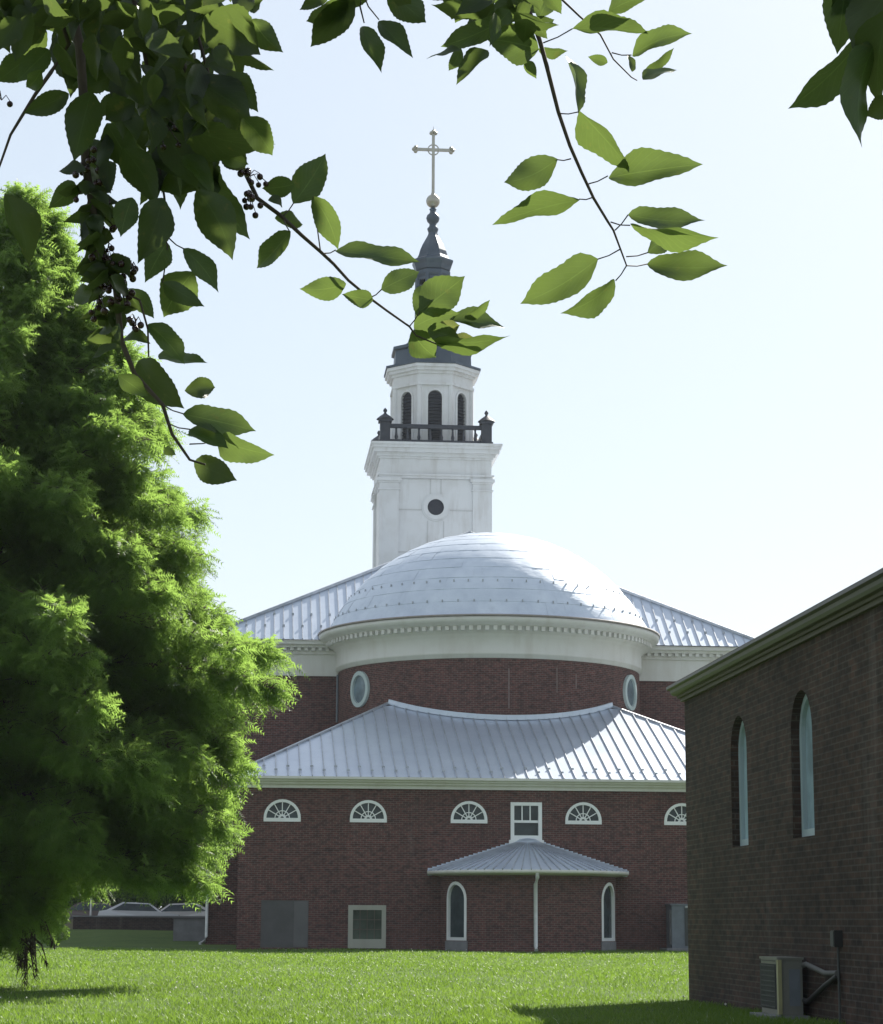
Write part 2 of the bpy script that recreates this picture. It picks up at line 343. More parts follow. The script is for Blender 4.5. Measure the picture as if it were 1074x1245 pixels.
# fan windows
for i, c in enumerate(fans):
    z = FZ + .13; fr = MB(); out = half_round(c, FR, z); inn = [(c - FR + .1, z + .0), (c + FR - .1, z + .0)] + [(c + (FR - .1) * math.cos(math.pi * k / 16), z + .001 + (FR - .1) * math.sin(math.pi * k / 16)) for k in range(17)]
    fr.ring(out, inn, PF, -.035, .12); wroot = fr.build('fan_window', TRIM, church)
    p = MB(); p.add([PF(u, v, .07) for u, v in inn], [tuple(range(len(inn)))]); p.build('pane', GLASS, wroot)
    m = MB()
    for k in range(1, 6):
        a = math.pi * k / 6; m.bar(PF(c + .1 * math.cos(a), z + .1 * math.sin(a), .05), PF(c + (FR - .09) * math.cos(a), z + (FR - .09) * math.sin(a), .05), .032, .04, (0, 1, 0))
    for k in range(10):
        a, b = math.pi * k / 10, math.pi * (k + 1) / 10
        m.bar(PF(c + .26 * math.cos(a), z + .26 * math.sin(a), .05), PF(c + .26 * math.cos(b), z + .26 * math.sin(b), .05), .03, .042, (0, 1, 0))
        m.bar(PF(c + .1 * math.cos(a), z + .1 * math.sin(a), .05), PF(c + .1 * math.cos(b), z + .1 * math.sin(b), .05), .08, .05, (0, 1, 0))
    m.build('glazing_bars', TRIM, wroot)
    ar = MB(); n = 31                                     # rowlock brick arch, each brick a face set proud of the wall
    for k in range(n):
        for r0, r1 in ((FR + .02, FR + .205), (FR + .22, FR + .40)):
            a, b = math.pi * (k + .06) / n, math.pi * (k + .88) / n; h = -.012 - .006 * random.random()
            ar.prism([(c + r0 * math.cos(a), z + r0 * math.sin(a)), (c + r1 * math.cos(a), z + r1 * math.sin(a)), (c + r1 * math.cos(b), z + r1 * math.sin(b)), (c + r0 * math.cos(b), z + r0 * math.sin(b))][::-1], PF, h, .0)
    ar.build('brick_arch', BRICK, wroot)
# sash window
x0, x1, z0, z1 = SASH; fr = MB(); fr.ring(rect(x0, x1, z0, z1), rect(x0 + .13, x1 - .13, z0 + .16, z1 - .12), PF, -.05, .12)
sash = fr.build('sash_window', TRIM, church)
m = MB(); zm = 4.58; m.box(x0 + .13, x1 - .13, YF + .0, YF + .06, zm - .045, zm + .045)
for k in (1, 2): xx = x0 + .13 + (x1 - x0 - .26) * k / 3; m.box(xx - .02, xx + .02, YF + .01, YF + .06, zm + .045, z1 - .12)
m.build('glazing_bars', TRIM, sash)
m = MB(); m.box(x0 - .06, x1 + .06, YF - .12, YF - .001, z0 - .14, z0 - .002); m.build('window_sill', TRIM, sash)
p = MB(); p.quad((x0 + .13, YF + .08, z0 + .16), (x1 - .13, YF + .08, z0 + .16), (x1 - .13, YF + .08, z1 - .12), (x0 + .13, YF + .08, z1 - .12)); p.build('pane', GLASS, sash)
# boarded opening and cream framed basement window
x0, x1, z0, z1 = BOARDR; m = MB(); m.box(x0, x1, YF + .02, YF + .1, z0, z1); bd = m.build('boarded_opening', BOARD, church)
m = MB(); m.box(x1 - .52, x1 - .02, YF + .0, YF + .018, z0 + .02, z1 - .02); m.build('board_panel', BOARD2, bd)
x0, x1, z0, z1 = BASEW; m = MB(); m.ring(rect(x0, x1, z0, z1), rect(x0 + .17, x1 - .15, z0 + .32, z1 - .17), PF, -.04, .12); bw = m.build('basement_window', OLDTRIM, church)
p = MB(); p.quad((x0 + .1, YF + .09, z0 + .2), (x1 - .1, YF + .09, z0 + .2), (x1 - .1, YF + .09, z1 - .1), (x0 + .1, YF + .09, z1 - .1)); p.build('pane', GREENGLASS, bw)
m = MB()
for k in (1, 2, 3): xx = x0 + .17 + (x1 - x0 - .32) * k / 4; m.box(xx - .012, xx + .012, YF + .06, YF + .085, z0 + .32, z1 - .17)
for k in (1, 2): zz = z0 + .32 + (z1 - z0 - .49) * k / 3; m.box(x0 + .17, x1 - .15, YF + .055, YF + .08, zz - .012, zz + .012)
m.build('glazing_bars', SOFFIT, bw)
# wing cornice and gutter
EY, EZ = YF - .35, 6.08; EX0, EX1 = AX - 10.85, AX + 10.85
m = MB()
for (o, za, zb) in ((.10, 5.70, 5.84), (.22, 5.84, 5.93), (.34, 5.93, 6.05)): m.box(WX0 - o, WX1 + o, YF - o, YN - .1, za, zb)
m.build('wing_cornice', CREAM, church)
# wing roof: front slope up to the drum, hips at both ends
SL = .40; AP = (5.62, 87.5); zr = lambda y: EZ + SL * (y - EY)
XA0, XA1 = AX - (AX - AP[0]), AX + (AX - AP[0])
rf = MB(); seams = MB(); guards = MB()
def front_top(x):                                        # where the front slope stops above x
    dx = abs(x - AX)
    if dx <= AX - XA0: return DC - math.sqrt(max(0, (DR + .01) ** 2 - dx * dx))
    t = (dx - (AX - XA0)) / ((AX - EX0) - (AX - XA0)); return AP[1] + (EY - AP[1]) * t
nseg = 50; xs = [EX0 + (EX1 - EX0) * i / nseg for i in range(nseg + 1)]
for a, b in zip(xs, xs[1:]):
    ya, yb = front_top(a), front_top(b)
    rf.add([(a, EY, EZ), (b, EY, EZ), (b, yb, zr(yb)), (a, ya, zr(ya))], [(0, 1, 2, 3)] if min(ya, yb) > EY + .01 else ([(0, 1, 2)] if ya <= yb else [(0, 1, 3)]))
for i, x in enumerate(xs[1:-1]):
    y = front_top(x) - .02
    seams.bar((x, EY - .01, EZ + .03), (x, y, zr(y) + .03), .035, .06)
    g = EY + (.55 if i % 2 else .95)
    if g < y: guards.box(x - .055, x + .055, g, g + .05, zr(g) + .04, zr(g) + .11)
for sx, xa, xe in ((-1, XA0, EX0), (1, XA1, EX1)):       # hip end
    tp = (xa, AP[1], zr(AP[1])); bk = (xa, YN, zr(AP[1]))
    q = [(xe, EY, EZ), tp, bk, (xe, YN, EZ)]
    rf.add(q if sx < 0 else q[::-1], [(0, 1, 2, 3)])
    for k in range(1, 26):
        y = EY + (YN - EY) * k / 26; t = min(1, (y - EY) / (AP[1] - EY)); seams.bar((xe, y, EZ + .03), (xe + (xa - xe) * t, y, EZ + (zr(AP[1]) - EZ) * t + .03), .035, .06)
    seams.bar((xe, EY, EZ + .03), (tp[0], tp[1], tp[2] + .03), .13, .08)
wr = rf.build('wing_roof', ROOF, church)
seams.build('seam', SEAM, wr); guards.build('snow_guard', SEAM, wr, kind='stuff')
fl = MB()                                                # apron flashing against the drum
for k in range(24):
    a, b = XA0 + (XA1 - XA0) * k / 24, XA0 + (XA1 - XA0) * (k + 1) / 24
    ya, yb = front_top(a) - .06, front_top(b) - .06
    fl.bar((a, ya, zr(ya) + .10), (b, yb, zr(yb) + .10), .16, .2)
fl.build('flashing', ROOF, wr)
m = MB(); m.box(EX0, EX1, EY - .12, EY - .005, EZ - .07, EZ + .02); m.build('gutter', CREAM, wr)

# drum and dome
a90 = R(100)
m = MB(); m.lathe([(DR, 5), (DR, 11.32)], AX, DC, -a90, a90, 80); m.build('drum_wall', BRICK, church)
m = MB(); m.lathe([(DR, 11.30), (DR + .07, 11.32), (DR + .07, 11.44), (DR + .12, 11.46), (DR + .10, 11.52), (DR + .10, 12.16), (DR + .2, 12.24), (DR + .2, 12.3), (DR + .42, 12.36), (DR + .42, 12.52), (DR + .72, 12.62), (DR + .84, 12.72), (DR + .86, 12.86), (DR + .62, 12.9), (DR + .3, 12.95)], AX, DC, -a90, a90, 96)
dc = m.build('drum_cornice', CREAM, church)
m = MB()
for k in range(76):
    a = -a90 + 2 * a90 * k / 75; P = lambda u, v, d, a=a: (AX + (DR + .2 + d) * math.sin(a + u / 6.7), DC - (DR + .2 + d) * math.cos(a + u / 6.7), v)
    m.prism(rect(-.075, .075, 12.36, 12.54), P, .36, .0)
m.build('dentil_moulding', CREAM, dc, kind='stuff')
m = MB(); m.lathe([(DR + .80, 12.87), (DR + .90, 12.88), (DR + .90, 12.95), (DR + .42, 13.0)], AX, DC, -a90, a90, 96); m.build('drip_edge', plain('brown_drip', (.30, .27, .25), .5, .4), dc)
# dome of lapped panels
RB, HD, ZB = DR + .5, 4.40, 12.97; RS = (RB * RB + HD * HD) / (2 * HD); ang = math.asin(RB / RS)
m = MB(); rows = 13
for i in range(rows):
    t0, t1 = ang * (1 - i / rows), ang * (1 - (i + 1) / rows); N = max(8, int(52 * math.sin(t0) / math.sin(ang)))
    for j in range(N):
        a0, a1 = 2 * math.pi * (j + .5 * (i % 2)) / N, 2 * math.pi * (j + 1 + .5 * (i % 2)) / N
        e0, e1 = .009 + random.uniform(-.004, .004), random.uniform(-.004, .004); e2 = random.uniform(-.006, .006)
        vs = []; 
        for ti in range(3):
            t = t0 + (t1 - t0) * ti / 2
            for ai in range(4):
                a = a0 + (a1 - a0) * ai / 3; e = e0 * (1 - ti / 2) + e1 * ti / 2 + e2 * (ai / 3 - .5) + (.012 if ti == 1 and 0 < ai < 3 else 0)
                r = (RS + e) * math.sin(t); vs.append((AX + r * math.sin(a), DC - r * math.cos(a), ZB + HD - RS + (RS + e) * math.cos(t)))
        m.add(vs, [(4 * p + q, 4 * p + q + 1, 4 * p + q + 5, 4 * p + q + 4) for p in range(2) for q in range(3)], None, True)
        m.add([vs[0], vs[1], vs[2], vs[3]] + [(AX + (x - AX) * .994, DC + (y - DC) * .994, z - .03) for x, y, z in vs[:4]], [(4, 5, 1, 0), (5, 6, 2, 1), (6, 7, 3, 2)])
dome = m.build('dome', DOME, church)
m = MB()
for i, (tt, off) in enumerate(((.925, 0), (.80, .5))):
    for j in range(64):
        a = 2 * math.pi * (j + off) / 64; t = ang * tt; r = RS * math.sin(t); x, y, z = AX + r * math.sin(a), DC - r * math.cos(a), ZB + HD - RS + RS * math.cos(t)
        m.bar((x, y, z), (x, y, z + .10), .05, .04, (math.sin(a), -math.cos(a), 0))
m.build('snow_guard', SEAM, dome, kind='stuff')
# round windows in the drum
for ph in (R(-61), R(59)):
    P = lambda u, v, d, ph=ph: (AX + (DR - d) * math.sin(ph + u / DR), DC - (DR - d) * math.cos(ph + u / DR), v)
    zc = 10.32; m = MB(); m.ring(circ(0, zc, .66, 28, 1.12), circ(0, zc, .50, 28, 1.14), P, -.12, .0); rw = m.build('round_window', paint('grey_green_trim', (.42, .50, .50), (.3, .33, .3)), church)
    m = MB(); m.add([P(u, v, -.03) for u, v in circ(0, zc, .52, 28, 1.14)], [tuple(range(28))]); m.build('pane', glass('hazy_glass', (.09, .12, .14), .15), rw)
m = MB(); a = R(-86); m.tube([(AX + (DR + .06) * math.sin(a), DC - (DR + .06) * math.cos(a), z) for z in (11.2, 10.2, 9.2)], .05); m.build('downspout', STEEL, church)
PM = plain('pale_mortar', (.19, .14, .13), .9, 0, .4, 12)
for a, za, zb, wd in ((R(1), 9.3, 10.9, .07), (R(19), 10, 11.0, .05), (R(27), 10.2, 10.8, .05)):
    m = MB(); m.bar((AX + DR * math.sin(a), DC - DR * math.cos(a), za), (AX + DR * math.sin(a), DC - DR * math.cos(a), zb), wd, .02, (0, 1, 0)); m.build('mortar_patch', PM, church)

# nave
NH = 11.75; NX0, NX1 = AX - NH, AX + NH; NY1 = 140
m = MB()
m.quad((NX0, YN, -.3), (NX1, YN, -.3), (NX1, YN, 11.25), (NX0, YN, 11.25)); m.quad((NX0, NY1, -.3), (NX0, YN, -.3), (NX0, YN, 11.25), (NX0, NY1, 11.25)); m.quad((NX1, YN, -.3), (NX1, NY1, -.3), (NX1, NY1, 11.25), (NX1, YN, 11.25))
m.build('nave_wall', BRICK, church)
m = MB()
for (o, za, zb) in ((.06, 11.2, 11.42), (.03, 11.42, 12.12), (.12, 12.12, 12.24), (.34, 12.38, 12.5), (.5, 12.5, 12.66)): m.box(NX0 - o, NX1 + o, YN - o, NY1 + o, za, zb)
m.box(NX0 - .12, NX1 + .12, YN - .12, NY1, 12.24, 12.38); nc = m.build('nave_cornice', CREAM, church)
m = MB(); x = NX0
while x < NX1: m.box(x, x + .15, YN - .3, YN - .121, 12.25, 12.377); x += .3
m.build('dentil_moulding', CREAM, nc, kind='stuff')
ex0, ex1, ey0, ez = NX0 - .55, NX1 + .55, YN - .6, 12.68; AY, AZ = 100.2, 18.9
m = MB(); m.add([(ex0, ey0, ez), (ex1, ey0, ez), (AX, AY, AZ)], [(0, 1, 2)]); m.quad((ex0, NY1, ez), (ex0, ey0, ez), (AX, AY, AZ), (AX, NY1, AZ)); m.quad((ex1, ey0, ez), (ex1, NY1, ez), (AX, NY1, AZ), (AX, AY, AZ))
nr = m.build('nave_roof', ROOF, church)
m = MB(); g = MB(); n = 62
for k in range(1, n):
    x = ex0 + (ex1 - ex0) * k / n; t = 1 - abs(x - AX) / (AX - ex0); y = ey0 + (AY - ey0) * t; z = ez + (AZ - ez) * t
    m.bar((x, ey0, ez + .02), (x, y, z + .02), .035, .06)
    q = (.1 if k % 2 else .2)
    if t > q + .05: g.box(x - .05, x + .05, ey0 + (AY - ey0) * q, ey0 + (AY - ey0) * q + .05, ez + (AZ - ez) * q + .03, ez + (AZ - ez) * q + .12)
for e in (ex0, ex1): m.bar((e, ey0, ez + .03), (AX, AY, AZ + .05), .2, .12)
m.build('seam', SEAM, nr); g.build('snow_guard', SEAM, nr, kind='stuff')
def downspout(pts, foot=True, r=.065):
    m = MB(); m.tube(pts, r, 8); o = m.build('downspout', PIPE, church); return o
downspout([(-1.55, YN - .12, 11.1), (-1.55, YN - .12, .35), (-1.62, YN - .22, .16), (-1.8, YN - .5, .06)])

# small apse
AR = 3.15; PA = lambda u, v, d: (AX + (AR - d) * math.sin(u / AR), YF - (AR - d) * math.cos(u / AR), v)
half = AR * math.pi / 2; AW = [R(-61) * AR, R(59) * AR]
m = MB(); N = 40
hol = [arch(c, .36, 1.22, 2.40) for c in AW]
cuts = [-half, AW[0] - .61, AW[0] + .61, AW[1] - .61, AW[1] + .61, half]
def strip(u0, u1, z0, z1):
    n = max(1, int((u1 - u0) / .16))
    for k in range(n):
        a, b = u0 + (u1 - u0) * k / n, u0 + (u1 - u0) * (k + 1) / n; m.quad(PA(a, z0, 0), PA(b, z0, 0), PA(b, z1, 0), PA(a, z1, 0), [(a, z0), (b, z0), (b, z1), (a, z1)])
for i in (0, 2, 4): strip(cuts[i], cuts[i + 1], -.3, 2.72)
for c in AW:
    strip(c - .61, c + .61, -.3, .36)
    n = 14
    for k in range(n):
        a, b = c - .61 + 1.22 * k / n, c - .61 + 1.22 * (k + 1) / n
        h = lambda u: 1.79 + math.sqrt(max(0, .61 ** 2 - (u - c) ** 2))
        m.quad(PA(a, h(a), 0), PA(b, h(b), 0), PA(b, 2.72, 0), PA(a, 2.72, 0), [(a, h(a)), (b, h(b)), (b, 2.72), (a, 2.72)])
    o = arch(c, .36, 1.22, 2.40)
    for p, q in zip(o, o[1:] + o[:1]): m.quad(PA(*p, 0), PA(*q, 0), PA(*q, .14), PA(*p, .14))
m.build('apse_wall', BRICK, church)
for c in AW:
    m = MB(); m.ring(arch(c, .36, 1.22, 2.40), arch(c, .47, 1.0, 2.29), PA, -.02, .12); aw = m.build('arched_window', TRIM, church)
    m = MB(); o = arch(c, .45, 1.02, 2.30); m.add([PA(u, v, .08) for u, v in o], [tuple(range(len(o)))]); m.build('pane', GLASS, aw)
    m = MB(); n = 6
    for k in range(n):
        a, b = c - .66 + 1.32 * k / n, c - .66 + 1.32 * (k + 1) / n; m.prism([(a, -.05), (b, -.05), (b, .34), (a, .34)], PA, -.05, .1)
    m.build('sill_block', CONC, aw)
# apse roof: half cone of seamed pans, stepped where it meets the wall
RZ0, RZ1, RR = 2.78, 3.95, 3.62; n = 34; m = MB(); sm = MB()
for k in range(n):
    a, b = -math.pi / 2 + math.pi * k / n, -math.pi / 2 + math.pi * (k + 1) / n
    pt = lambda r, a: (AX + r * math.sin(a), YF - .02 - r * math.cos(a), RZ1 - (RZ1 - RZ0) * (r - .0) / RR)
    m.add([pt(RR, a), pt(RR, b), pt(.55, b), pt(.55, a)], [(0, 1, 2, 3)])
    q, p = pt(RR + .01, a), pt(.5, a); sm.bar((q[0], q[1], q[2] + .02), (p[0], p[1], p[2] + .02), .03, .05)
ar = m.build('apse_roof', ROOF, church); sm.build('seam', SEAM, ar)
m = MB(); m.lathe([(.0, RZ1 + .04), (.3, RZ1 + .0), (.58, RZ1 - .16), (.58, RZ1 - .22)], AX, YF - .02, -math.pi / 2, math.pi / 2, 12)
m.build('roof_cap', ROOF, ar)
for sx in (-1, 1):                                        # stepped wall flashing
    m = MB()
    for k in range(19):
        r0, r1 = .5 + (RR - .5) * k / 19, .5 + (RR - .5) * (k + 1) / 19 - .003; z = RZ1 - (RZ1 - RZ0) * r0 / RR + .06
        m.box(*sorted((AX + sx * r0, AX + sx * r1)), YF - .06 - .002 * (k % 2), YF - .003, z - .26, z)
    m.build('step_flashing', ROOF, ar)
m = MB(); m.lathe([(AR + .02, 2.60), (AR + .1, 2.62), (RR - .02, 2.66), (RR + .02, 2.70), (RR + .02, 2.785), (RR - .1, 2.79)], AX, YF, -math.pi / 2, math.pi / 2, 40); m.build('apse_cornice', CREAM, church)
ya = YF - AR
downspout([(AX - .12, ya - .42, 2.66), (AX - .12, ya - .42, 2.52), (AX - .14, ya - .1, 2.3), (AX - .14, ya - .1, .18), (AX - .14, ya - .24, .06)], r=.07)

# ---- tower
HW = 3.02; TX0, TX1 = AX - HW, AX + HW; TC = YT + HW
m = MB(); m.box(TX0, TX1, YT, YT + 2 * HW, 11, 26.5); m.box(TX0 + .95, TX1 - .95, YT - .02, YT + .1, 11, 25.28)
tower = m.build('tower', WHITE, church)
for sx in (-1, 1):
    for sy in (0, 1):
        x = AX + sx * (HW - .46); y0, y1 = (YT - .13, YT + .9) if sy == 0 else (YT + 2 * HW - .9, YT + 2 * HW + .13)
        m = MB(); xx = sorted((AX + sx * (HW + .13), AX + sx * (HW - .95)))
        m.box(xx[0], xx[1], y0, y1, 11, 24.62)
        for e, za, zb in ((.07, 24.62, 24.70), (.0, 24.70, 25.02), (.06, 25.02, 25.12), (.14, 25.12, 25.30)): m.box(xx[0] - e, xx[1] + e, y0 - e, y1 + e, za, zb)
        m.build('pilaster', WHITE, tower)
m = MB()
for e, za, zb in ((.17, 25.30, 25.44), (.24, 25.44, 25.54), (.10, 25.54, 26.40), (.2, 26.40, 26.52), (.3, 26.52, 26.66), (.5, 26.72, 26.95), (.6, 26.95, 27.12), (.66, 27.12, 27.26)): m.box(AX - HW - e, AX + HW + e, YT - e, YT + 2 * HW + e, za, zb)
m.box(AX - HW - .34, AX + HW + .34, YT - .34, YT + 2 * HW + .34, 26.66, 26.72)
m.build('tower_cornice', WHITE, tower)
PT = lambda u, v, d: (AX + u, YT + d, v)
m = MB(); m.ring(circ(0, 23.68, .70, 32), circ(0, 23.68, .46, 32), PT, -.14, -.01); m.ring(circ(0, 23.68, .78, 32), circ(0, 23.68, .69, 32), PT, -.08, -.01); oc = m.build('oculus', WHITE, tower)
m = MB(); m.add([PT(u, v, -.035) for u, v in circ(0, 23.68, .48, 32)], [tuple(range(32))]); m.build('pane', LOUVRE, oc)
JG = paint('joint_grey', (.55, .55, .55), (.4, .38, .36))
for u0, u1, z in ((-2.06, -.8, 23.5), (.8, 2.06, 23.5), (-2.06, 2.06, 21.1)): m = MB(); m.box(AX + u0, AX + u1, YT - .05, YT - .021, z, z + .06); m.build('panel_joint', JG, tower)
for u, za, zb in ((-.45, 20, 22.9), (.45, 20, 22.9), (-.3, 24.45, 25.28), (.3, 24.45, 25.28)): m = MB(); m.box(AX + u - .03, AX + u + .03, YT - .045, YT - .021, za, zb); m.build('panel_joint', JG, tower)
# balustrade
BZ = 27.26; bh = 2.86; yb0 = TC - bh; yb1 = TC + bh
m = MB(); m.box(AX - bh - .06, AX + bh + .06, yb0 - .06, yb1 + .06, BZ, BZ + .12)
for a, b in (((-1, -1), (1, -1)), ((-1, 1), (1, 1)), ((-1, -1), (-1, 1)), ((1, -1), (1, 1))):
    p, q = Vector((AX + a[0] * bh, TC + a[1] * bh, 0)), Vector((AX + b[0] * bh, TC + b[1] * bh, 0))
    for z, t in ((BZ + 1.06, .22), (BZ + .2, .16)): m.bar(p + Vector((0, 0, z)), q + Vector((0, 0, z)), .2, t)
    for k in range(1, 9):
        c = p.lerp(q, k / 9); m.tube([c + Vector((0, 0, BZ + z)) for z in (.25, .45, .6, .85, .97)], [.07, .1, .065, .05, .075], 8)
bal = m.build('balustrade', DARKRAIL, church)
for sx in (-1, 1):
    for sy in (-1, 1):
        x, y = AX + sx * bh, TC + sy * bh; m = MB()
        m.box(x - .34, x + .34, y - .34, y + .34, BZ + .02, BZ + .2); m.box(x - .28, x + .28, y - .28, y + .28, BZ + .2, BZ + 1.25); m.box(x - .37, x + .37, y - .37, y + .37, BZ + 1.25, BZ + 1.42)
        m.lathe([(.5, BZ + 1.42), (.3, BZ + 1.6), (.1, BZ + 1.74), (.06, BZ + 1.82), (.12, BZ + 1.9), (.1, BZ + 1.99), (.0, BZ + 2.1)], x, y, R(45), R(405), 4 if False else 12); m.build('post', DARKRAIL, bal)
# belfry: octagon with arched louvred openings
def octo(ap, off=0): rr = ap / math.cos(R(22.5)); return [(AX + rr * math.sin(R(22.5 + 45 * k)), TC - rr * math.cos(R(22.5 + 45 * k))) for k in range(8)]
AP8 = 2.2; fw = AP8 * math.tan(R(22.5)); m = MB()
for k in range(8):
    a = R(45 * k)
    P = lambda u, v, d, a=a: (AX + (AP8 - d) * math.sin(a) + u * math.cos(a), TC - (AP8 - d) * math.cos(a) + u * math.sin(a), v)
    m.wall(rect(-fw, fw, BZ, 31.5), [arch(0, BZ + .1, .80, 30.62)], P, .2)
bel = m.build('belfry', WHITE, church)
for k in range(8):
    a = R(45 * k); P = lambda u, v, d, a=a: (AX + (AP8 - d) * math.sin(a) + u * math.cos(a), TC - (AP8 - d) * math.cos(a) + u * math.sin(a), v)
    m = MB(); o = arch(0, BZ + .1, .80, 30.62); m.add([P(u, v, .16) for u, v in o], [tuple(range(len(o)))])
    for q in range(16): m.bar(P(-.39, BZ + .3 + q * .19, .1), P(.39, BZ + .3 + q * .19, .1), .11, .02, (0, 0, 1))
    m.build('louvre', LOUVRE, bel)
    m = MB(); m.ring(arch(0, BZ + .1, 1.02, 30.74), arch(0, BZ + .1, .80, 30.62), P, -.06, 0); m.build('arch_trim', WHITE, bel)
m = MB()
for k in range(8):
    a = R(22.5 + 45 * k); rr = AP8 / math.cos(R(22.5)) - .04; m.tube([(AX + rr * math.sin(a), TC - rr * math.cos(a), z) for z in (BZ, 30.9)], .17, 8)
for e, za, zb in ((.16, 30.9, 31.06), (.08, 31.06, 31.56), (.2, 31.56, 31.72), (.36, 31.72, 31.9), (.46, 31.9, 32.08)):
    o = octo(AP8 + e); m.prism(o, lambda u, v, d: (u, v, d), za, zb)
m.build('belfry_cornice', WHITE, bel)
# dark attic, lantern and bell roof
def octo_lathe(m, prof): m.lathe([(r / math.cos(R(22.5)), z) for r, z in prof], AX, TC, R(22.5), R(382.5), 8, False)
m = MB(); octo_lathe(m, [(2.6, 32.08), (2.72, 32.1), (2.72, 32.22), (2.2, 32.3), (2.16, 33.2), (2.3, 33.25), (2.3, 33.42), (1.7, 33.55), (1.45, 33.8), (1.3, 34.3), (1.12, 34.5)]); spire = m.build('spire', LEAD, church)
m = MB()
for k in range(8):
    a = R(22.5 + 45 * k); rr = .92; m.tube([(AX + rr * math.sin(a), TC - rr * math.cos(a), z) for z in (34.4, 34.6, 38.0)], [.2, .15, .15], 8)
    b = R(45 * k); m.bar((AX + .86 * math.sin(b) - .33 * math.cos(b), TC - .86 * math.cos(b) - .33 * math.sin(b), 37.85), (AX + .86 * math.sin(b) + .33 * math.cos(b), TC - .86 * math.cos(b) + .33 * math.sin(b), 37.85), .12, .5)
m.tube([(AX, TC, 34.3), (AX, TC, 37.8)], .16, 10)
octo_lathe(m, [(1.0, 34.4), (1.08, 34.5), (1.08, 34.75), (.95, 34.85)]); octo_lathe(m, [(.94, 37.8), (1.0, 37.95), (1.0, 38.15)])
m.build('lantern', LEAD, spire)
m = MB(); octo_lathe(m, [(.75, 38.0), (1.0, 38.25), (1.06, 38.5), (1.16, 38.74), (1.15, 38.84), (.93, 38.95), (.84, 39.15), (.76, 39.45), (.62, 39.8), (.44, 40.15), (.31, 40.4), (.25, 40.6)])
m.lathe([(.24, 40.55), (.3, 40.72), (.34, 40.85), (.22, 41.0), (.2, 41.15), (.34, 41.3), (.4, 41.5), (.34, 41.68), (.2, 41.8), (.17, 41.95), (.22, 42.05), (.1, 42.15)], AX, TC, 0, 2 * math.pi, 16); m.build('bell_roof', LEAD, spire)
ZO = .36 * 0
m = MB(); zb = 42.55; m.lathe([(.0, zb - .44)] + [(.41 * math.sin(math.pi * k / 10), zb - .41 * math.cos(math.pi * k / 10)) for k in range(1, 10)] + [(.12, zb + .45), (.08, zb + .6)], AX, TC, 0, 2 * math.pi, 20); ball = m.build('cross_ball', GILT, church)
zc = 45.72; m = MB(); m.box(AX - .085, AX + .085, TC - .06, TC + .06, zb + .4, 46.7); m.box(AX - 1.0, AX + 1.0, TC - .058, TC + .058, zc - .085, zc + .085)
for k in range(20):
    a, b = 2 * math.pi * k / 20, 2 * math.pi * (k + 1) / 20; m.bar((AX + .32 * math.cos(a), TC, zc + .32 * math.sin(a)), (AX + .32 * math.cos(b), TC, zc + .32 * math.sin(b)), .06, .06, (0, 1, 0))
for cx_, cz_, dx, dz in ((-1.05, zc, -1, 0), (1.05, zc, 1, 0), (0, 46.75, 0, 1)):
    for ox, oz in ((dx * .1, dz * .1), (dz * .12, dx * .12), (-dz * .12, -dx * .12)):
        m.lathe([(0, cz_ + oz - .13), (.09, cz_ + oz - .09), (.13, cz_ + oz), (.09, cz_ + oz + .09), (0, cz_ + oz + .13)], AX + cx_ + ox, TC, 0, 2 * math.pi, 10)
m.tube([(AX, TC, 46.85), (AX, TC, 47.2)], [.035, .006], 6)
m.build('cross', GILT, church)

# ------------------------------------------------------------------ brick hall on the right
HX, HY1, HY0, HZ = 6.18, 30.6, 9.0, 4.13
hall = thing('brick_hall', (HX, 20, 0), 'dark brick hall with tall narrow arched windows along its side', 'building')
PH = lambda u, v, d: (HX + d, -u, v)                      # u = -Y so that outlines run left to right seen from outside
hw = [(-27.22, .90), (-24.05, .95)]
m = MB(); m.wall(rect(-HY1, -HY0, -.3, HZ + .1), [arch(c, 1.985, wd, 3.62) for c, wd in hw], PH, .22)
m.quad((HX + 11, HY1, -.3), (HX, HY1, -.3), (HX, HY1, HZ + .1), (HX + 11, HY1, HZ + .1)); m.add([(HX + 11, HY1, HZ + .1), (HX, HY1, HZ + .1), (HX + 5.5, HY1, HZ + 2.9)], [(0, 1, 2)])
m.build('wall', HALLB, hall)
for c, wd in hw:
    m = MB(); m.ring(arch(c, 1.985, wd, 3.62), arch(c, 2.08, wd - .16, 3.54), PH, .10, .2); hwn = m.build('arched_window', BLUEGLASS if False else paint('blue_grey_frame', (.34, .42, .46), (.26, .32, .34)), hall)
    o = arch(c, 2.05, wd - .12, 3.56); m = MB(); m.add([PH(u, v, .15) for u, v in o], [tuple(range(len(o)))]); m.build('pane', BLUEGLASS, hwn)
m = MB(); YE = HY1 + .12
for o, za, zb in ((.05, HZ - .0, HZ + .05), (.09, HZ + .05, HZ + .085)): m.box(HX - o, HX, HY0, YE - .12 + o, za, zb)
m.build('soffit_band', SOFFIT, hall)
m = MB(); prof = [(.09, HZ + .085), (.15, HZ + .09), (.18, HZ + .12), (.19, HZ + .16), (.24, HZ + .175), (.24, HZ + .215), (.04, HZ + .24)]
for (o0, z0), (o1, z1) in zip(prof, prof[1:]): m.quad((HX - o0, YE, z0), (HX - o0, HY0, z0), (HX - o1, HY0, z1), (HX - o1, YE, z1))
m.add([(HX, YE, HZ + .085)] + [(HX - o, YE, z) for o, z in prof] + [(HX, YE, HZ + .24)], [tuple(range(len(prof) + 2))])
m.build('cornice', COPPER, hall)
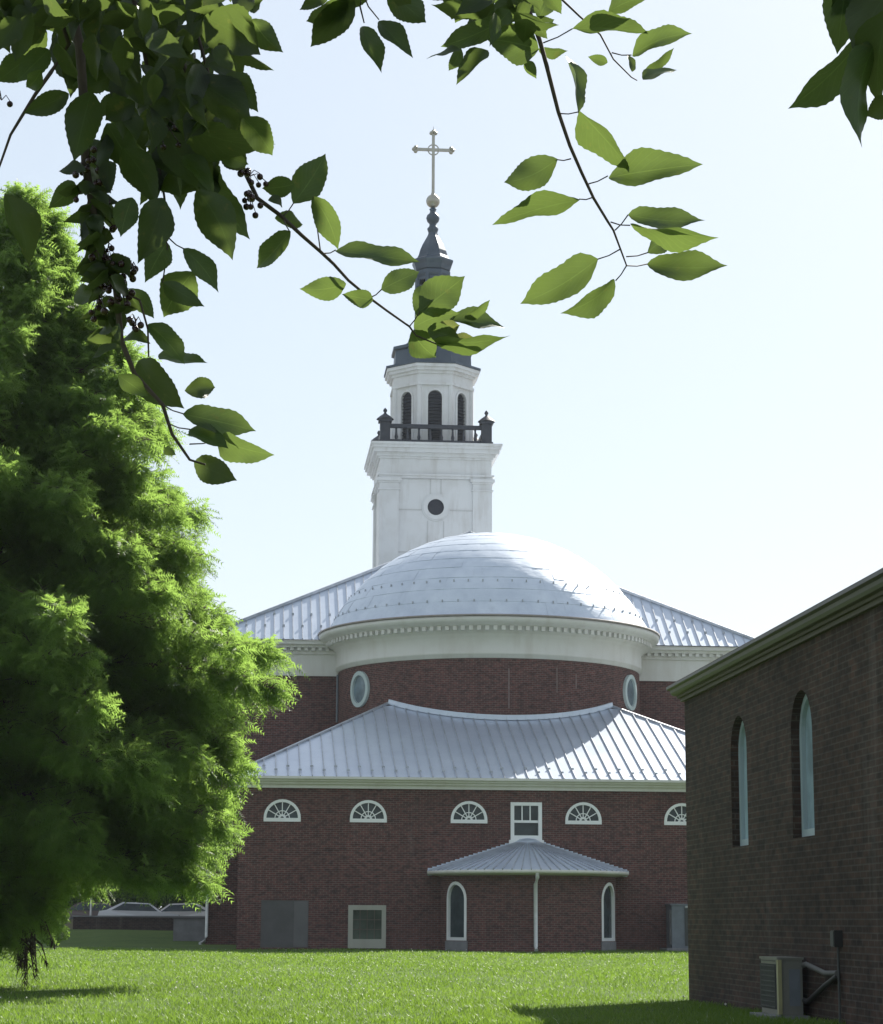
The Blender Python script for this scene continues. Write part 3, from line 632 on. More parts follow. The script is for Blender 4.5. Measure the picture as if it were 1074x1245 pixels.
m = MB(); m.quad((HX - .235, YE + .01, HZ + .222), (HX - .235, HY0, HZ + .222), (HX + 5.5, HY0, HZ + 3.0), (HX + 5.5, YE + .01, HZ + 3.0)); m.quad((HX + 5.5, YE, HZ + 3.0), (HX + 5.5, HY0, HZ + 3.0), (HX + 11.3, HY0, HZ + .2), (HX + 11.3, YE, HZ + .2))
m.build('roof', plain('red_brown_roof', (.22, .08, .06), .8), hall)
# air conditioner beside the hall
ac = thing('air_conditioner', (5.75, 24.4, 0), 'weathered beige outdoor condenser unit on a pad beside the dark brick hall', 'air conditioner')
X0, X1, Y0, Y1, Z0, Z1 = 5.83, 6.10, 23.95, 24.75, .05, .645
m = MB(); m.box(X0, X1, Y0, Y1, Z0, Z1); m.box(X0 - .015, X1 + .015, Y0 - .015, Y1 + .015, Z1, Z1 + .025); body = m.build('casing', ACM, ac)
m = MB()
for k in range(22): y = Y0 + .1 + k * .033; m.box(X0 - .012, X0 - .001, y, y + .014, Z0 + .06, Z1 - .05)
for k in range(10): z = Z0 + .08 + k * .055; m.box(X0 - .018, X0 - .0125, Y0 + .09, Y1 - .05, z, z + .01)
m.build('coil_grille', ACD, ac)
m = MB(); m.box(X0 - .006, X0 + .035, Y0 - .02, Y0 + .05, Z0 + .01, Z1 - .002); m.build('corner_post', ACY, ac)  # yellowish strip along the near corner
m = MB(); m.box(X0 + .12, X1 - .03, Y0 - .012, Y0 - .001, Z0 + .1, Z1 - .1); m.build('service_panel', STEEL, ac)
m = MB(); m.box(X0 - .12, X1 + .05, Y0 - .1, Y1 + .1, -.05, .048); m.build('pad', CONC, ac)
m = MB(); m.tube([(X1 - .0, Y0 + .2, .56), (X1 + .02, Y0 - .1, .60), (HX - .05, 23.1, .52), (HX - .04, 22.66, .53)], .03, 8); m.build('pipe', plain('dirty_pipe', (.09, .09, .085), .7), ac)
m = MB(); m.tube([(X1 - .0, Y0 + .15, .22), (X1 + .03, Y0 - .1, .2), (HX - .06, 23.05, .40), (HX - .04, 22.66, .5)], .03, 8); m.build('hose', BLACK, ac)
mb_ = thing('conduit_box', (HX, 22.62, 0), 'small dark electrical box and conduit on the hall wall behind the condenser', 'electrical box')
m = MB(); m.box(HX - .09, HX - .002, 22.55, 22.69, .80, .97); bx = m.build('box', BLACK, mb_)
m = MB(); m.box(HX - .10, HX - .0905, 22.56, 22.68, .81, .96); m.build('cover', ACD, mb_)
m = MB(); m.tube([(HX - .035, 22.62, .80), (HX - .035, 22.62, 0)], .014, 8); m.build('conduit', ACD, mb_)

# grey plant cabinet by the church
cb = thing('plant_cabinet', (16, 78.5, 0), 'tall grey metal plant cabinet against the church wall beside the hall corner', 'utility cabinet')
m = MB(); m.box(15.15, 17.2, 77.9, 78.9, .12, 1.62); m.box(15.1, 17.25, 77.86, 78.94, 1.622, 1.68); m.build('casing', STEEL, cb)
m = MB(); m.box(15.62, 17.0, 77.87, 77.898, .2, 1.52); m.build('grille', ACD, cb)
m = MB(); m.box(15.64, 17.0, 77.8, 77.898, 1.54, 1.60); m.build('lip', PIPE, cb)
m = MB(); m.box(15.08, 15.149, 77.95, 78.1, .25, 1.45); m.build('edge_strip', BOARD2, cb)
m = MB(); m.box(14.9, 17.5, 77.6, 78.95, -.1, .12); m.build('plinth', CONC, cb)

# ------------------------------------------------------------------ beyond the lawn on the left
lw = thing('low_brick_wall', (-5.2, 111, .4), 'long low dark brick wall in shade beyond the lawn', 'wall')
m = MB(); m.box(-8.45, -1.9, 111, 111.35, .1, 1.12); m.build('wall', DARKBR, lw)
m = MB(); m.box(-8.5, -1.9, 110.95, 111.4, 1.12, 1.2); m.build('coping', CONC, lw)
sw = thing('stone_wall', (-10.3, 113, .4), 'short pale stone wall in sun left of the dark brick wall', 'wall')
m = MB()
for k in range(10):
    a, b = -11.8 + .32 * k, -11.8 + .32 * (k + 1); f = lambda x: 113 - .5 * math.sin((x + 11.8) / 3.2 * math.pi)
    m.add([(a, f(a), .1), (b, f(b), .1), (b, f(b), 1.02), (a, f(a), 1.02), (a, f(a) + .3, 1.02), (b, f(b) + .3, 1.02)], [(0, 1, 2, 3), (3, 2, 5, 4)])
m.build('wall', STONE, sw)
m = MB()
for k in range(10):
    a, b = -11.8 + .32 * k, -11.8 + .32 * (k + 1); m.bar((a, f(a) + .12, 1.07), (b, f(b) + .12, 1.07), .42, .09)
m.build('coping', CONC, sw)
gwl = thing('grey_wall', (-2.4, 99, .1), 'low grey concrete wall at the church corner by the white downspout', 'wall')
m = MB(); m.box(-3.1, -1.72, 98, 98.3, -.1, 1.05); m.build('wall', CONC, gwl)
m = MB(); m.box(-3.15, -1.72, 97.95, 98.35, 1.05, 1.12); m.build('coping', BOARD, gwl)
m = MB(); m.tube([(at_y(111, 1100, 115)[0], 115, .4), (at_y(111, 1100, 115)[0], 115, 2.1)], [.06, .05], 8); pp = m.build('white_post', PIPE, None, label='thin white post standing behind the dark low brick wall', category='post')
def car(x, y, col, label, face):
    c = thing('parked_car', (x, y, .5), label, 'car', 'cars parked beyond the low wall'); z = .5
    body = plain('car_paint', col, .25, .1, .05)
    prof = [(-2.2, .28), (2.15, .28), (2.2, .55), (2.1, .78), (1.2, .92), (.55, 1.38), (-.9, 1.44), (-1.75, 1.02), (-2.15, .95), (-2.25, .6)]
    def wdt(zz): return .88 if zz < .9 else .88 - (zz - .9) * .42
    m = MB(); n = len(prof); vs = [(x + face * a, y - wdt(b), z + b) for a, b in prof] + [(x + face * a, y + wdt(b), z + b) for a, b in prof]
    m.add(vs, [tuple(range(n)), tuple(reversed(range(n, 2 * n)))] + [(i, i + n, (i + 1) % n + n, (i + 1) % n) for i in range(n)]); m.build('body', body, c)
    for s in (-1, 1):
        m = MB(); q = [(1.0, .95), (.5, 1.32), (-.85, 1.37), (-1.5, 1.0)]; m.add([(x + face * a, y + s * (wdt(b) + .008), z + b) for a, b in q], [(0, 1, 2, 3)]); m.build('side_window', GLASS, c)
    m = MB(); m.add([(x + face * 1.13, y - .7, z + .975), (x + face * 1.13, y + .7, z + .975), (x + face * .62, y + .6, z + 1.345), (x + face * .62, y - .6, z + 1.345)], [(0, 1, 2, 3)]); m.build('windscreen', GLASS, c)
    for a in (-1.35, 1.35):
        for s in (-1, 1):
            m = MB(); m.tube([(x + a, y + s * .7, z + .32), (x + a, y + s * .91, z + .32)], .32, 16); wl = m.build('wheel', BLACK, c)
            m = MB(); m.tube([(x + a, y + s * .905, z + .32), (x + a, y + s * .925, z + .32)], .19, 12); m.build('rim', STEEL, wl)
car(at_y(170, 1105, 121)[0], 121.5, (.55, .56, .58), 'white parked car behind the middle of the dark low wall', 1)
car(at_y(218, 1105, 124)[0], 125, (.62, .6, .58), 'silver parked car seen nearest the church corner', -1)
car(at_y(118, 1105, 121)[0], 122, (.10, .075, .075), 'dark maroon parked car behind the left end of the low wall', 1)

def blob_tree(name, x, y, h, rx, label, cat, mat=None, group=None, leaf=.16, n=9000, trunk=True, zb=.25):
    t = thing(name, (x, y, float(gz(x, y))), label, cat, group); g = float(gz(x, y))
    k = 26; cen = rng.normal(0, 1, (k, 3)); cen /= np.linalg.norm(cen, axis=1)[:, None]; cen *= (rng.random(k) ** .4)[:, None]
    zc, rz = g + h * (zb + 1) / 2, h * (1 - zb) / 2
    cs = cen * [rx * .78, rx * .78, rz * .8] + [x, y, zc]; cr = rx * (.28 + .2 * rng.random(k))
    i = rng.integers(0, k, n); d = rng.normal(0, 1, (n, 3)); d /= np.linalg.norm(d, axis=1)[:, None]
    p = cs[i] + d * (cr[i] * rng.random(n) ** .33)[:, None]
    a = rng.normal(0, 1, (n, 3)); a /= np.linalg.norm(a, axis=1)[:, None]; b = np.cross(a, rng.normal(0, 1, (n, 3))); b /= np.linalg.norm(b, axis=1)[:, None]
    s = leaf * (.6 + .8 * rng.random(n))[:, None]
    V = np.stack([p - a * s, p + b * s * .5, p + a * s, p - b * s * .5], 1).reshape(-1, 3); F = np.arange(4 * n).reshape(-1, 4)
    m = MB(); m.tube([(x, y, g - .1), (x + .1, y, g + h * .3), (x, y + .1, g + h * .75)], [h * .028, h * .02, h * .006], 8)
    for q in range(7): e = cs[q]; m.tube([(x, y, g + h * (.2 + .07 * q)), tuple((np.array([x, y, g + h * .3]) + e) / 2), tuple(e)], [h * .012, h * .008, .01], 6)
    m.build('trunk', BARK, t)
    raw('crown', V, F, mat or FARLEAF, t, tint=np.repeat(np.clip(rng.normal(.5, .25, n), 0, 1), 4))
    return t
for i, (px, yy, h, rx, lab) in enumerate([(30, 138, 8.0, 3.6, 'leafy street tree farthest left behind the stone wall'), (112, 142, 8.4, 3.8, 'leafy street tree behind the maroon car'), (185, 136, 7.6, 3.4, 'leafy street tree behind the white car'), (243, 140, 7.8, 3.4, 'dark leafy street tree nearest the church corner')]):
    blob_tree('street_tree', float(at_y(px, 1100, yy)[0]), yy, h, rx * 1.3, lab, 'tree', group='trees beyond the parked cars', zb=-.04, n=16000)
p = at_y(66, 1130, 76); blob_tree('round_shrub', float(p[0]), 76, 1.5, .62, 'small rounded light green shrub on the lawn behind the feathery conifer', 'shrub', BUSHLEAF, leaf=.05, n=9000, zb=.0)

# ------------------------------------------------------------------ feathery conifer on the left
TX, TY, TH_ = -4.1, 35.05, 12.9
def crown_r(z):
    return float(np.interp(z, [.6, 1.3, 1.8, 2.4, 3.0, 3.8, 4.6, 5.3, 6.0, 6.6, 7.3, 8.0, 8.7, 9.5, 10.2, 11.3, 12.0, 12.5, 12.9], [2.7, 3.2, 3.5, 3.75, 3.85, 4.0, 4.55, 3.8, 3.35, 3.0, 3.3, 2.85, 2.4, 1.95, 1.4, .8, .7, .35, .12]))
def build_conifer():
    t = thing('conifer_tree', (TX, TY, 0), 'large feathery bright green conifer on the lawn at left', 'tree')
    tr = MB(); tr.tube([(TX + .03 * math.sin(z), TY + .03 * math.cos(1.7 * z), z) for z in np.linspace(-.1, TH_ - .2, 16)], [max(.015, .17 * (1 - z / TH_) ** .85 + (.06 if z < .2 else 0)) for z in np.linspace(0, TH_ - .2, 16)], 10)
    base, dirs, size, tints = [], [], [], []
    todo = []; z = 1.25; k = 0
    while z < TH_ - .15:
        todo.append((z, k * 2.39996 + random.uniform(-.35, .35), None)); k += 1
        z += random.uniform(.05, .09) if z < 9 else random.uniform(.05, .085)
    for q in range(34): todo.append((2.0 + 10.4 * (q + random.random()) / 34, random.gauss(1.62, .22), random.uniform(.93, 1.04)))
    for q in range(16): todo.append((1.9 + 6.6 * (q + random.random()) / 16, random.uniform(1.9, 3.2), random.uniform(.8, 1.0)))
    for q in range(22): todo.append((1.0 + .9 * random.random(), random.uniform(.9, 3.3), random.uniform(.2, .40)))
    for z, az, fl in todo:
        zz = z - .5 * min(1, z / 5); L = crown_r(zz) * fl if fl else crown_r(zz) * random.choice((.6, .78, .9, 1.0, 1.04, 1.1)) * random.uniform(.95, 1.05)
        inview = math.sin(az) > -.25 and math.cos(az) < .8
        el = random.uniform(.0, .38) if z > 3 else random.uniform(-.1, .2); hd = np.array([math.sin(az), math.cos(az), 0])
        npt = 9; P = []
        for i in range(npt):
            s = i / (npt - 1); P.append(np.array([TX, TY, z]) + hd * L * s + np.array([0, 0, L * (math.tan(el) * s * (1 - .45 * s) - .20 * s * s)]) + rng.normal(0, .03, 3) * s)
        if P[-1][2] < 1.45 and P[-1][0] > -2.95: continue
        tr.tube(P, [max(.006, .05 * (1 - i / npt) * (L / 4 + .3)) for i in range(npt)], 5, False)
        nb = int((14 + L * 13) * (1 if inview else .4)); limb_t = random.uniform(-.16, .16)
        for b in range(nb):
            s = random.uniform(.06, 1.0) ** .8; j = min(npt - 2, int(s * (npt - 1))); q = P[j] + (P[j + 1] - P[j]) * (s * (npt - 1) - j)
            side = random.choice((-1, 1)); perp = np.array([hd[1], -hd[0], 0]) * side
            bl = (.22 + .75 * (1 - s) ** .7 * min(1, L / 3.2)) * random.uniform(.6, 1.25); bl = min(bl, .9)
            bd = hd * random.uniform(.45, 1.0) + perp * random.uniform(.15, 1.0) + np.array([0, 0, random.uniform(-.1, .6)]); bd /= np.linalg.norm(bd)
            e = q + bd * bl + np.array([0, 0, -.10 * bl])
            if e[2] < 1.45 and e[0] > -2.95: continue
            tr.tube([q, (q + e) / 2 + [0, 0, .04], e], [.012, .008, .003], 3, False)
            nf = int(10 + bl * 27)
            for f in range(nf):
                u = random.random() ** .75; base.append(q + (e - q) * u + rng.normal(0, .04, 3) - np.array([0, 0, abs(random.gauss(0, .13)) * min(1, L / 2)]))
                fd = bd * random.uniform(.3, 1.0) + rng.normal(0, .5, 3) + np.array([0, 0, -.15 - .25 * random.random()]); dirs.append(fd / np.linalg.norm(fd)); size.append(random.uniform(.17, .36)); tints.append(.5 + limb_t + random.gauss(0, .17))
    tr.build('trunk', BARK, t)
    B0 = np.array(base); lim = np.where(B0[:, 0] < -2.95, .42, 1.42) + rng.random(len(B0)) * .2; kp = B0[:, 2] > lim
    base, dirs, size, tints = B0[kp], np.array(dirs)[kp], np.array(size)[kp], np.array(tints)[kp]
    base, D, S, T = np.array(base), np.array(dirs), np.array(size), np.clip(np.array(tints), 0, 1); n = len(base)
    # frond: arching rachis with pairs of thin leaflets
    a = np.cross(D, rng.normal(0, 1, (n, 3))); a /= np.linalg.norm(a, axis=1)[:, None]; npair = 7; tri = []
    for i in range(npair):
        s = (i + .5) / npair; c = base + D * (S * s)[:, None] + np.array([0, 0, -1.0]) * (S * .28 * s * s)[:, None]
        for sg in (-1, 1):
            ll = (S * .34 * (1 - .55 * s) * (.8 + .4 * rng.random(n)))[:, None]; out = a * sg * .8 + D * .6 + rng.normal(0, .12, (n, 3)); tip = c + out * ll - np.array([0, 0, 1]) * ll * .25
            wv = D * (S * .040)[:, None]; tri.append(np.stack([c - wv, c + wv, tip], 1))
    V = np.stack(tri, 1).reshape(-1, 3); F = np.arange(len(V)).reshape(-1, 3)
    print('fronds', n, 'tris', len(F))
    raw('crown', V, F, CYP, t, tint=np.repeat(T, npair * 2 * 3))
    # dead drooping twigs at the foot
    m = MB()
    for i in range(46):
        az = random.uniform(-2.6, 2.6); r0 = random.uniform(.1, .5); p = np.array([-3.72 + r0 * math.sin(az), TY + r0 * math.cos(az) - .3, random.uniform(.7, 1.4)]); q = p + np.array([math.sin(az) * random.uniform(.1, .45), -.1, -random.uniform(.45, .75)]); q[2] = max(q[2], .02)
        m.tube([p, (p + q) / 2 + [.06, 0, .05], q], [.02, .014, .005], 4, False)
        for j in range(16):
            s = random.uniform(.3, 1); c = p + (q - p) * s; e = c + np.array([random.uniform(-.1, .12), random.uniform(-.1, .1), -random.uniform(.05, .18)]); m.add([c + [.008, 0, 0], c - [.008, 0, 0], e], [(0, 1, 2)])
    m.build('dead_branch', plain('dead_twig', (.05, .03, .022), .95), t)
build_conifer()

# ------------------------------------------------------------------ cherry tree overhanging the camera
cherry = thing('cherry_tree', (-2.7, .4, 0), 'overhanging cherry tree branches with leaves and dark berries at top', 'tree')
KL = [i / 22 for i in range(23)]
KW = [float(np.interp(k, [0, .06, .16, .30, .44, .60, .74, .85, .93, 1.0], [.03, .36, .74, .97, 1.0, .87, .62, .34, .13, .0])) for k in KL]
class Leaves:
    def __init__(s): s.V = []; s.F = []; s.U = []; s.T = []
    def leaf(s, b, t, width, nrm, tint, bend=.12, fold=.28):
        b, t, nrm = np.array(b), np.array(t), np.array(nrm, float); ax = t - b; L = np.linalg.norm(ax); ax /= L
        nrm = nrm - ax * (nrm @ ax); nrm /= np.linalg.norm(nrm); sd = np.cross(ax, nrm); o = len(s.V); ph = random.uniform(0, 6); cv = random.uniform(-.07, .07); wob = random.uniform(.02, .13); tw = random.uniform(-.5, .5)
        for i, (k, wv) in enumerate(zip(KL, KW)):
            c = b + ax * L * k - nrm * bend * L * (k - .35) ** 2 + sd * L * cv * math.sin(k * 3.1)
            for q in (-1, -.55, 0, .55, 1):
                hw_ = width / 2 * (wv * (1 + wob * math.sin(k * 7 + ph + (1.7 if q > 0 else 0))) + (.045 * (i % 2) * (wv > .2) if abs(q) == 1 else 0)); s.V.append(c + sd * hw_ * q + nrm * (fold * abs(q) * hw_ + tw * q * hw_ * (k - .4) + .09 * width * wv * math.sin(k * 9 + ph + q * 2) * abs(q)))
                s.U.append((k, q)); s.T.append(tint)
        for i in range(len(KL) - 1):
            for j in range(4): a = o + i * 5 + j; s.F.append((a, a + 1, a + 6, a + 5))
    def build(s, parent): return raw('foliage', np.array(s.V), np.array(s.F), CHERRY, parent, True, np.array(s.U), np.array(s.T))
def traced(lv, st, leaves, dist, tint=.55, jit=.08):
    for (bx, by, tx, ty, wpx, *ex) in leaves:
        d = dist + random.uniform(-jit, jit); sl = random.uniform(-.025, .025); b, t = at_d(bx, by, d - sl), at_d(tx, ty, d + sl)
        L = np.linalg.norm(t - b); wa = wpx / FPX * d; W = max(wa, .44 * L); rho = math.acos(min(1, wa / W)) * random.choice((-1, 1))
        v = (CAM - (b + t) / 2); v /= np.linalg.norm(v); a = (t - b) / L; v -= a * (v @ a); v /= np.linalg.norm(v); sd = np.cross(a, v)
        n = v * math.cos(rho) + sd * math.sin(rho)
        if n[2] < 0 and random.random() < .3: n = -n
        tn = ex[0] if ex else tint; lv.leaf(b, t, W, n, float(np.clip(tn + random.gauss(0, .12), 0, .9)) if tn < .95 else tn, random.uniform(.0, .3), random.uniform(.15, .6))
        if len(ex) > 1: st.tube([at_d(*ex[1], dist), (at_d(*ex[1], dist) + b) / 2 - [0, 0, .002], b], [.0011, .0009, .0010], 5, False)
def stem(st, pts, dist, r0, r1, n=7, pre=()):
    P = list(pre) + [at_d(x, y, dist) for x, y in pts]; k = len(P); st.tube(P, [r0 + (r1 - r0) * i / (k - 1) for i in range(k)], n)
def berries(parent, cx_, cy_, n, spread, dist, r=.0048):
    m = MB(); c0 = at_d(cx_, cy_, dist)
    for i in range(n):
        c = at_d(cx_ + random.gauss(0, spread), cy_ + random.gauss(0, spread * 1.2), dist + random.uniform(-.02, .02)); rr = r * random.uniform(.85, 1.1)
        m.lathe([(0, c[2] - rr)] + [(rr * math.sin(math.pi * q / 7), c[2] - rr * math.cos(math.pi * q / 7)) for q in range(1, 7)] + [(0, c[2] + rr)], c[0], c[1], 0, 2 * math.pi, 10)
        m.tube([c + [0, 0, rr], (c + c0) / 2 + [0, 0, .012], c0 + [0, 0, .004]], .0007, 4, False)
    m.build('berry_cluster', BERRY, parent)
# trunk and overhead limbs (mostly outside the frame)
tr = MB(); tr.tube([(-2.7, .4, -.1), (-2.66, .45, .9), (-2.55, .6, 1.9), (-2.3, .9, 2.6)], [.2, .15, .13, .1], 12)
LA = [(-2.3, .9, 2.6), (-1.7, 1.6, 2.95), (-1.0, 2.4, 3.1), (-.4, 2.95, 2.95), (-.32, 3.05, 2.62)]; tr.tube(LA, [.09, .06, .035, .02, .011], 8)
LB = [(-1.0, 2.4, 3.1), (-.3, 2.7, 3.2), (.3, 2.95, 3.0), (.36, 3.05, 2.6)]; tr.tube(LB, [.035, .025, .014, .007], 8)
LC = [(-.3, 2.7, 3.2), (.5, 2.6, 3.15), (.95, 2.6, 2.75)]; tr.tube(LC, [.02, .014, .007], 8)
tr.build('trunk', CBARK, cherry)

# -- left hanging branch, thick with leaves
D0 = 3.0; st = MB(); lv = Leaves()
stem(st, [(70, -60), (88, 20), (97, 55), (101, 110), (104, 201), (115.6, 267), (124, 311), (141, 351), (147.5, 414), (164, 455), (198, 492), (209.5, 528), (231, 559), (250, 565)], D0, .0085, .0014, 7, [LA[-1]])
stem(st, [(60, -20), (84, 54), (62, 88), (43.6, 114), (27, 141), (13, 164), (0, 201), (-12, 230)], D0, .004, .0012, 6, [LA[-1]])
stem(st, [(150, -60), (170, 30), (182, 100), (190, 170), (200, 240), (206, 290)], D0 + .1, .005, .0013, 6, [LA[-1]])
stem(st, [(220, -50), (240, 40), (262, 120), (285, 170), (296, 205)], D0 + .15, .004, .0013, 6, [LA[-1]])
stem(st, [(198, 344), (204, 300), (190, 240)], D0, .001, .0014, 5); stem(st, [(141, 351), (170, 365), (180, 400), (181, 434)], D0, .002, .0012, 5)
big = [(198, 240, 168, 319, 42, .2), (240, 230, 283, 317, 46, .3), (204, 294, 178, 341, 32, .85), (223, 302, 266, 356, 26, .6, (206, 290)), (235, 331, 198, 388, 46, .8), (198, 344, 248, 374, 24, .6), (157, 351, 188, 388, 22, .6), (181, 393, 225, 441, 28, .7), (193, 431, 253, 441, 18, .6),
       (168, 438, 223, 495, 44, .1), (144, 456, 181, 482, 22, .7), (225, 475, 263, 471, 26, .1), (223, 503, 313, 522, 34, .7, (198, 492)), (231, 522, 278, 545, 24, .6, (205, 515)), (265, 535, 332, 554, 34, .7, (231, 540)), (236, 562, 288, 584, 34, .2), (200, 545, 214, 553, 11, .6), (7, 235, 40, 324, 36, .15), (92, 357, 127, 360, 24, .1), (124, 394, 134, 421, 16, .7), (161, 240, 147, 288, 30, .8),
       (307, 23, 345, 64, 28, .8), (248, 20, 317, 67, 60, .3), (275, 89, 312, 134, 32, .4), (235, 95, 309, 145, 50, .2), (295, 143, 332, 190, 36, .6), (214, 148, 335, 180, 42, .2), (111, 111, 90, 197, 44, .2), (87, 74, 152, 116, 38, .2), (84, 114, 28, 138, 28, .2), (164, 124, 127, 147, 32, .2), (168, 168, 127, 164, 28, .2), (111, 168, 127, 208, 24, .2),
       (235, 201, 308, 290, 40, .4), (268, 187, 303, 200, 22, .8), (91, 221, 59, 253, 26, .7), (150, 180, 190, 250, 40, .2), (170, 190, 220, 240, 40, .15), (200, 160, 240, 230, 44, .15), (130, 150, 170, 215, 40, .2), (300, -5, 318, 14, 24, .3), (60, 60, 20, 100, 30, .3), (35, 70, -4, 100, 34, .3), (50, 85, 30, 108, 20, .6)]
traced(lv, st, big, D0, .3, .12)
for i in range(340):                                      # the mass of shaded leaves, shade put into the darkest tint
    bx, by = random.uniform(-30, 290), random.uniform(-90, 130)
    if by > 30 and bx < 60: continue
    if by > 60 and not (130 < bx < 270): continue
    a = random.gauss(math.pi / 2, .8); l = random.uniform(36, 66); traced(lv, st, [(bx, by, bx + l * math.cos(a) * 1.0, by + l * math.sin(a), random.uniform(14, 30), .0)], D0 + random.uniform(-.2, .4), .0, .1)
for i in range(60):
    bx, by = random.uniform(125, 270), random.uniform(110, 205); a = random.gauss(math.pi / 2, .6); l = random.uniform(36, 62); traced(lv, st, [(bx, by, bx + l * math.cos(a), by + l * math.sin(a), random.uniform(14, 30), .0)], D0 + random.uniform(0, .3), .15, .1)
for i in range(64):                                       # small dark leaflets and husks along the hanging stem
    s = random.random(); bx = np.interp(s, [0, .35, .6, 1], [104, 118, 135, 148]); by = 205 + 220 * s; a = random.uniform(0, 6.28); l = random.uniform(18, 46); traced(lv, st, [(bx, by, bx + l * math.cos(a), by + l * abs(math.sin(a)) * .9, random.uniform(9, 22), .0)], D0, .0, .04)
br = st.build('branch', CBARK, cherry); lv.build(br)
berries(br, 105, 205, 9, 10, D0); berries(br, 130, 310, 9, 9, D0); berries(br, 150, 365, 9, 8, D0); berries(br, 160, 330, 6, 8, D0); berries(br, 302, 218, 9, 7, D0 + .1); berries(br, 302, 248, 10, 7, D0 + .1); berries(br, 112, 235, 9, 9, D0); berries(br, 122, 270, 7, 10, D0); berries(br, 140, 345, 10, 9, D0); berries(br, 120, 370, 7, 8, D0); berries(br, 190, 150, 8, 16, D0); berries(br, 165, 395, 5, 7, D0); berries(br, 2, 125, 4, 7, D0)
# -- middle twig reaching across the sky
D1 = 3.15; st = MB(); lv = Leaves()
stem(st, [(215, 60), (262, 165), (296, 205), (313, 241), (340, 261), (367, 286), (390, 306), (406, 321), (424, 341), (448, 361), (471, 378), (498, 397), (506, 408), (535, 420)], D1, .0042, .0011, 6, [LA[-1] + np.array([0, 0, .02]) if False else np.array(LA[-1])])
mid = [(357, 247, 397, 185, 38, .6, (345, 262)), (381, 239, 411, 304, 30, .65, (390, 306)), (408, 304, 511, 314, 24, .6, (395, 308)), (352, 281, 307, 326, 28, .6, (345, 266)), (421, 345, 364, 351, 28, .6), (454, 365, 417, 358, 22, .6), (464, 352, 511, 330, 30, .75, (450, 362)), (335, 265, 371, 272, 20, .4), (327, 243, 347, 250, 12, .3), (358, 224, 318, 229, 26, .6),
       (511, 378, 565, 336, 46, .75, (498, 397)), (508, 384, 518, 340, 24, .8), (503, 398, 558, 381, 36, .6), (501, 402, 531, 435, 34, .7), (548, 388, 617, 393, 22, .4), (528, 415, 623, 415, 22, .8), (565, 388, 597, 368, 12, .3), (520, 400, 560, 412, 26, .5), (530, 405, 560, 395, 20, .99), (540, 418, 575, 408, 14, .99)]
traced(lv, st, mid, D1, .6, .05)
br = st.build('branch', CBARK, cherry); lv.build(br)
# -- right twig
D2 = 3.1; st = MB(); lv = Leaves()
stem(st, [(632, -40), (638, 0), (646, 21), (656, 48), (665, 81), (679, 136), (693, 177), (707, 209), (722, 241), (739, 269), (746, 280), (755, 304), (762, 323)], D2, .0046, .0011, 7, [LB[-1]])
stem(st, [(640, -30), (684, 0), (704, 19), (730, 42), (746, 72), (768, 94), (775, 98)], D2, .002, .0008, 5)
rt = [(677, 194, 609, 223, 38, .6, (694, 193)), (705, 242, 598, 271, 27, .6, (721, 240)), (727, 315, 632, 369, 44, .6, (754, 303)), (749, 341, 687, 384, 28, .6, (762, 323)), (704, 136, 764, 212, 32, .7, (679, 138)), (739, 214, 851, 191, 40, .6, (714, 224)), (764, 261, 858, 267, 28, .6, (748, 280)), (766, 274, 872, 296, 24, .75, (743, 270)), (788, 307, 822, 288, 24, .6, (762, 312)), (787, 321, 885, 322, 34, .55, (762, 323)), (689, 67, 709, 136, 13, .4), (696, 35, 789, 40, 24, .6, (661, 52)), (768, 67, 838, 37, 26, .6, (744, 64)), (739, 14, 792, -8, 24, .7),
      (782, 94, 820, 58, 14, .5), (782, 96, 824, 82, 13, .8), (739, 76, 715, 69, 13, .6), (769, 87, 764, 64, 9, .4), (655, 60, 592, 48, 48, .55), (608, 27, 534, 55, 30, .85), (592, 60, 554, 100, 22, .3), (560, 58, 545, 87, 16, .5), (640, 74, 652, 95, 14, .5), (655, 60, 692, 64, 14, .6), (640, 35, 676, 23, 20, .5), (655, 22, 666, -8, 24, .8), (600, 5, 523, 8, 26, .15), (650, -5, 590, 25, 34, .2), (575, -8, 600, 20, 30, .15), (560, 60, 517, 69, 6, .2), (620, -10, 640, 22, 26, .2), (600, -12, 555, 14, 26, .15), (620, 12, 600, 40, 24, .6)]
traced(lv, st, rt, D2, .6, .05)
for i in range(26):
    bx, by = random.uniform(545, 665), random.uniform(-40, 30); a = random.gauss(1.7, .7); l = random.uniform(35, 65); traced(lv, st, [(bx, by, bx + l * math.cos(a), by + l * math.sin(a) * .8, random.uniform(14, 32), .3)], D2 + random.uniform(-.1, .2), .3, .1)
br = st.build('branch', CBARK, cherry); lv.build(br)
# -- short hanging spray at the top between them
D3 = 3.05; st = MB(); lv = Leaves()
stem(st, [(520, -90), (470, -40), (440, -10), (438, 8), (443, 28)], D3, .003, .001, 6, [LB[1]]); stem(st, [(440, -12), (448, 8), (461, 24)], D3, .0012, .0009, 5)
tp = [(431, 0, 377, 58, 38, .2), (422, -3, 370, 31, 30, .25), (400, -8, 364, 12, 18, .2), (470, -14, 519, 28, 38, .3), (443, 31, 466, 86, 24, .4), (461, 25, 503, 69, 24, .3), (450, -20, 420, 12, 26, .3), (480, -20, 500, 5, 26, .2), (500, -20, 545, 0, 24, .15)]
traced(lv, st, tp, D3, .3, .05)
br = st.build('branch', CBARK, cherry); lv.build(br)
